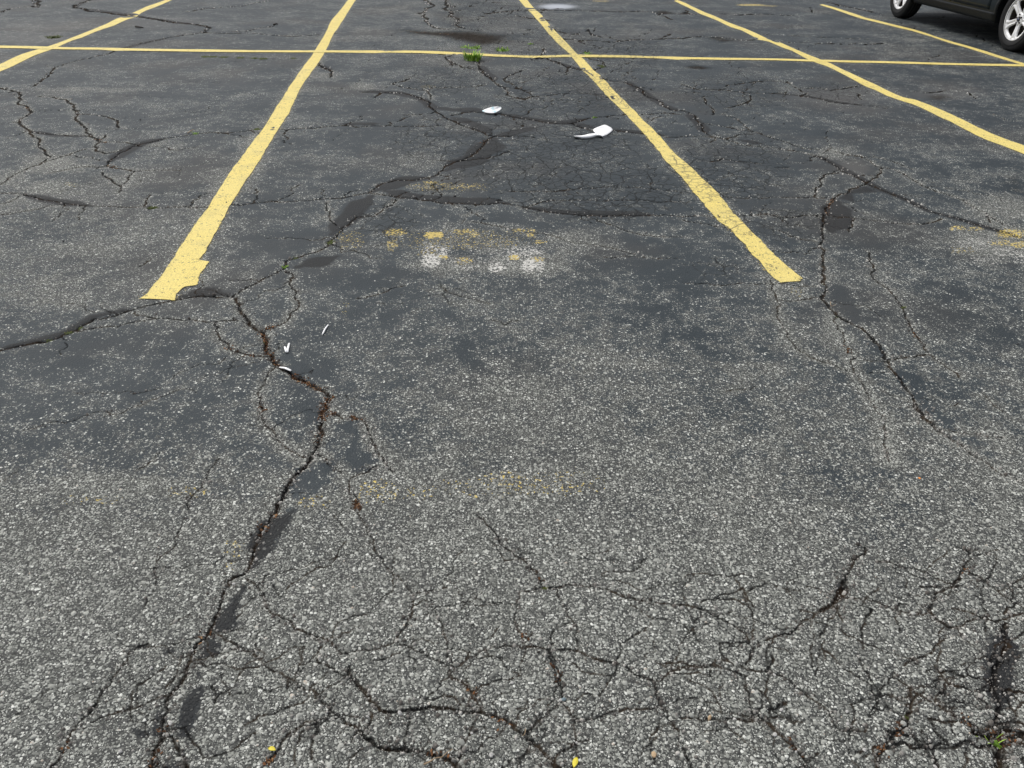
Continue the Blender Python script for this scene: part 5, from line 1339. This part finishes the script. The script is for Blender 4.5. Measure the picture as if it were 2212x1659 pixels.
for sd in (-1, 1):
    for x0, x1 in ((-.88, -.02), (.0, .90)):
        d_ = side_patch('door', x0, x1, .09, .545, M['car_paint'], .004, side=sd, nx=16, nt=14)
        p_ = surf((x0 + .12), .46, .02)
        boxo('door_handle', (p_.x + .03, p_.y * (1 if sd < 0 else -1), p_.z), (.17, .022, .026), M['car_paint'], d_)
        side_patch('side_window', x0 + .03, x1 - (.03 if x1 < .5 else .28), .575, .785, M['glass'], .003, side=sd)
    side_patch('side_window', -1.62, -.93, .60, .77, M['glass'], .003, side=sd)
    side_patch('sill_cladding', -AX + .41, AX - .41, 0.0, .075, M['cladding'], .008, side=sd, nx=20, nt=5)
    side_patch('headlight', 1.95, 2.2, .40, .53, M['lamp'], .004, side=sd)
    side_patch('tail_light', -2.2, -1.95, .42, .56, M['tail'], .004, side=sd)
    m_ = boxo('mirror', (.86, sd * 1.02, 1.10), (.14, .20, .14), M['car_paint'], car, .03)
    # wheel arch trim and liner
    for a in (-AX, AX):
        V, F = [], []
        nA = 28
        for i in range(nA + 1):
            an = math.pi * i / nA
            for rr, oy in ((.398, .001), (.402, .012), (.45, .012), (.455, .002)):
                x = a + math.cos(an) * rr; z = TR + math.sin(an) * rr * .98
                yy = abs(surf(a + math.cos(an) * .41, .1).y) if False else abs(wid(x)) * (1 - .075 * max(0, (.50 - z) / .28) ** 2 - .06 * max(0, (z - .72) / .33) ** 1.6) - .012 * math.exp(-((z - .52) / .06) ** 2)
                V.append((x, sd * (yy + oy), z))
        F = [tuple(f) for f in grid_faces(nA + 1, 4)]
        me = mesh_py('arch_trim', V, F)
        bm = bmesh.new(); bm.from_mesh(me); bmesh.ops.recalc_face_normals(bm, faces=bm.faces); bm.to_mesh(me); bm.free()
        link('arch_trim', me, M['cladding'], car)
        V, F = [], []
        for i in range(nA + 1):
            an = math.pi * (i / nA) * 1.16 - .25
            for yy in (.905, .55):
                V.append((a + math.cos(an) * .395, sd * yy, TR + math.sin(an) * .39))
        F = [tuple(f) for f in grid_faces(nA + 1, 2)] + [tuple(2 * i + 1 for i in range(nA + 1))]
        link('wheel_well', mesh_py('wheel_well', V, F, smooth=False), M['cladding'], car)
# windscreen, rear window, grille, plate, underbody
def cross_patch(name, xa, xb, ta, tb, mat, off):
    xs_, ts_ = np.linspace(xa, xb, 10), np.linspace(ta, tb, 8)
    V = [surf(x, t, off) for x in xs_ for t in ts_]
    k = len(V); F = [tuple(f) for f in grid_faces(10, 8)]
    V += [Vector((v.x, -v.y, v.z)) for v in V]; F += [tuple(k + i for i in reversed(f)) for f in F]
    me = mesh_py(name, V, F)
    bm = bmesh.new(); bm.from_mesh(me); bmesh.ops.remove_doubles(bm, verts=bm.verts, dist=1e-4); bmesh.ops.recalc_face_normals(bm, faces=bm.faces); bm.to_mesh(me); bm.free()
    return link(name, me, mat, car)
cross_patch('windscreen', .46, 1.14, .83, 1.0, M['glass'], .006)
cross_patch('rear_window', -2.05, -1.76, .83, 1.0, M['glass'], .006)
boxo('grille', (2.235, 0, .62), (.05, .9, .16), M['cladding'], car, .02)
boxo('front_bumper', (2.20, 0, .36), (.14, 1.2, .16), M['cladding'], car, .04)
boxo('rear_bumper', (-2.22, 0, .45), (.14, 1.45, .22), M['cladding'], car, .05)
boxo('underbody', (0, 0, .31), (4.1, 1.08, .16), M['cladding'], car, .02)
boxo('underbody', (0, 0, .315), (2 * AX - .86, 1.60, .12), M['cladding'], car, .02)

def lathe(prof, n_=56):
    V, F = [], []
    for i in range(n_):
        a = 2 * math.pi * i / n_
        for y, r in prof: V.append((math.cos(a) * r, y, math.sin(a) * r))
    k = len(prof)
    for i in range(n_):
        j = (i + 1) % n_
        for q in range(k - 1):
            F.append((i * k + q, i * k + q + 1, j * k + q + 1, j * k + q))
    return V, F
def lathe_obj(name, prof, mat, parent, n_=56):
    me = mesh_py(name, *lathe(prof, n_))
    bm = bmesh.new(); bm.from_mesh(me); bmesh.ops.remove_doubles(bm, verts=bm.verts, dist=1e-6); bmesh.ops.recalc_face_normals(bm, faces=bm.faces); bm.to_mesh(me); bm.free()
    return link(name, me, mat, parent)
def wheel(x, sd, spin):
    """outer face towards local -y"""
    wv_ = lathe_obj('wheel', [(-.100, .222), (-.104, .229), (-.094, .231), (-.092, .222), (-.094, .204), (-.070, .198), (.0, .194), (.09, .200), (.10, .222)], M['alloy'], car)
    wv_.data.materials.append(M['alloy_dark'])
    for p_ in wv_.data.polygons:
        if p_.center.y > -.075: p_.material_index = 1  # inside of the barrel coloured dark, as painted shade between the spokes
    wv_.location = (x, sd * .782, TR)
    wv_.rotation_euler = (0, spin, 0) if sd < 0 else (0, spin, math.pi)
    tyre_p = [(-.088, .222), (-.100, .232), (-.109, .252), (-.1135, .278), (-.1135, .284), (-.111, .286), (-.110, .304), (-.103, .324), (-.092, .3365), (-.072, .342), (-.050, .3445), (-.047, .337), (-.040, .337), (-.037, .3452), (-.004, .3455), (-.002, .338), (.004, .338), (.006, .3455), (.037, .3452), (.040, .337), (.047, .337), (.05, .3445), (.072, .342), (.092, .3365), (.103, .324), (.1135, .284), (.105, .245), (.088, .222)]
    lathe_obj('tyre', tyre_p, M['rubber'], wv_, 72)
    lathe_obj('brake_disc', [(-.005, .001), (-.005, .15), (.006, .15), (.006, .185), (.03, .195)], M['alloy_dark'], wv_)
    # five broad spokes, each with two ridges and a groove
    V, F = [], []
    for s_ in range(5):
        a0 = 2 * math.pi * s_ / 5
        k0 = len(V)
        st = [(.040, .032, -.070), (.075, .028, -.076), (.11, .029, -.083), (.15, .033, -.090), (.180, .041, -.094), (.200, .054, -.095), (.214, .072, -.090)]
        for r, hw, y in st:
            for q, dy in ((-1, .022), (-1, .006), (-.72, -.004), (-.30, .003), (0, .012), (.30, .003), (.72, -.004), (1, .006), (1, .022)):
                lx, ly = r, q * hw
                V.append((lx * math.cos(a0) - ly * math.sin(a0), y + dy, lx * math.sin(a0) + ly * math.cos(a0)))
        F += [tuple(k0 + i for i in f) for f in grid_faces(len(st), 9)]
    me = mesh_py('rim', V, F)
    bm = bmesh.new(); bm.from_mesh(me); bmesh.ops.recalc_face_normals(bm, faces=bm.faces)
    for v in bm.verts: pass
    bm.to_mesh(me); bm.free()
    link('rim', me, M['alloy'], wv_)
    lathe_obj('hub', [(-.082, .001), (-.082, .052), (-.078, .064), (-.066, .070), (-.03, .072)], M['alloy'], wv_, 40)
    hc = lathe_obj('hub_cap', [(-.092, .001), (-.0915, .020), (-.089, .027), (-.080, .029)], M['cladding'], wv_, 32)
    # blue oval badge with a pale rim
    V, F = [], []
    for rx, ry, yy in ((.0235, .0115, -.0930), (.0215, .0098, -.0936)):
        V += [(math.cos(i * math.tau / 24) * rx, yy, math.sin(i * math.tau / 24) * ry) for i in range(24)]
    F = [(i, (i + 1) % 24, 24 + (i + 1) % 24, 24 + i) for i in range(24)] + [tuple(range(24, 48))]
    me = mesh_py('badge', V, F, smooth=False)
    me.materials.append(M['alloy']); me.materials.append(M['badge']); me.polygons[24].material_index = 1
    bo = link('badge', me, None, wv_); bo.rotation_euler = (0, -spin, 0)
    for s_ in range(5):
        a0 = 2 * math.pi * (s_ + .5) / 5
        ln = lathe_obj('lug_nut', [(-.094, .001), (-.094, .006), (-.091, .0095), (-.072, .010)], M['alloy_dark'], wv_, 6)
        ln.location = (math.cos(a0) * .047, 0, math.sin(a0) * .047)
    return wv_
for x, sp in ((AX, 1.45), (-AX, .75)):
    wheel(x, -1, sp); wheel(x, 1, sp)
# let the car stand on the ground it stands on
car.location.z = gz(Fw[0], Fw[1]) * .5 + gz(Rw[0], Rw[1]) * .5 - .001
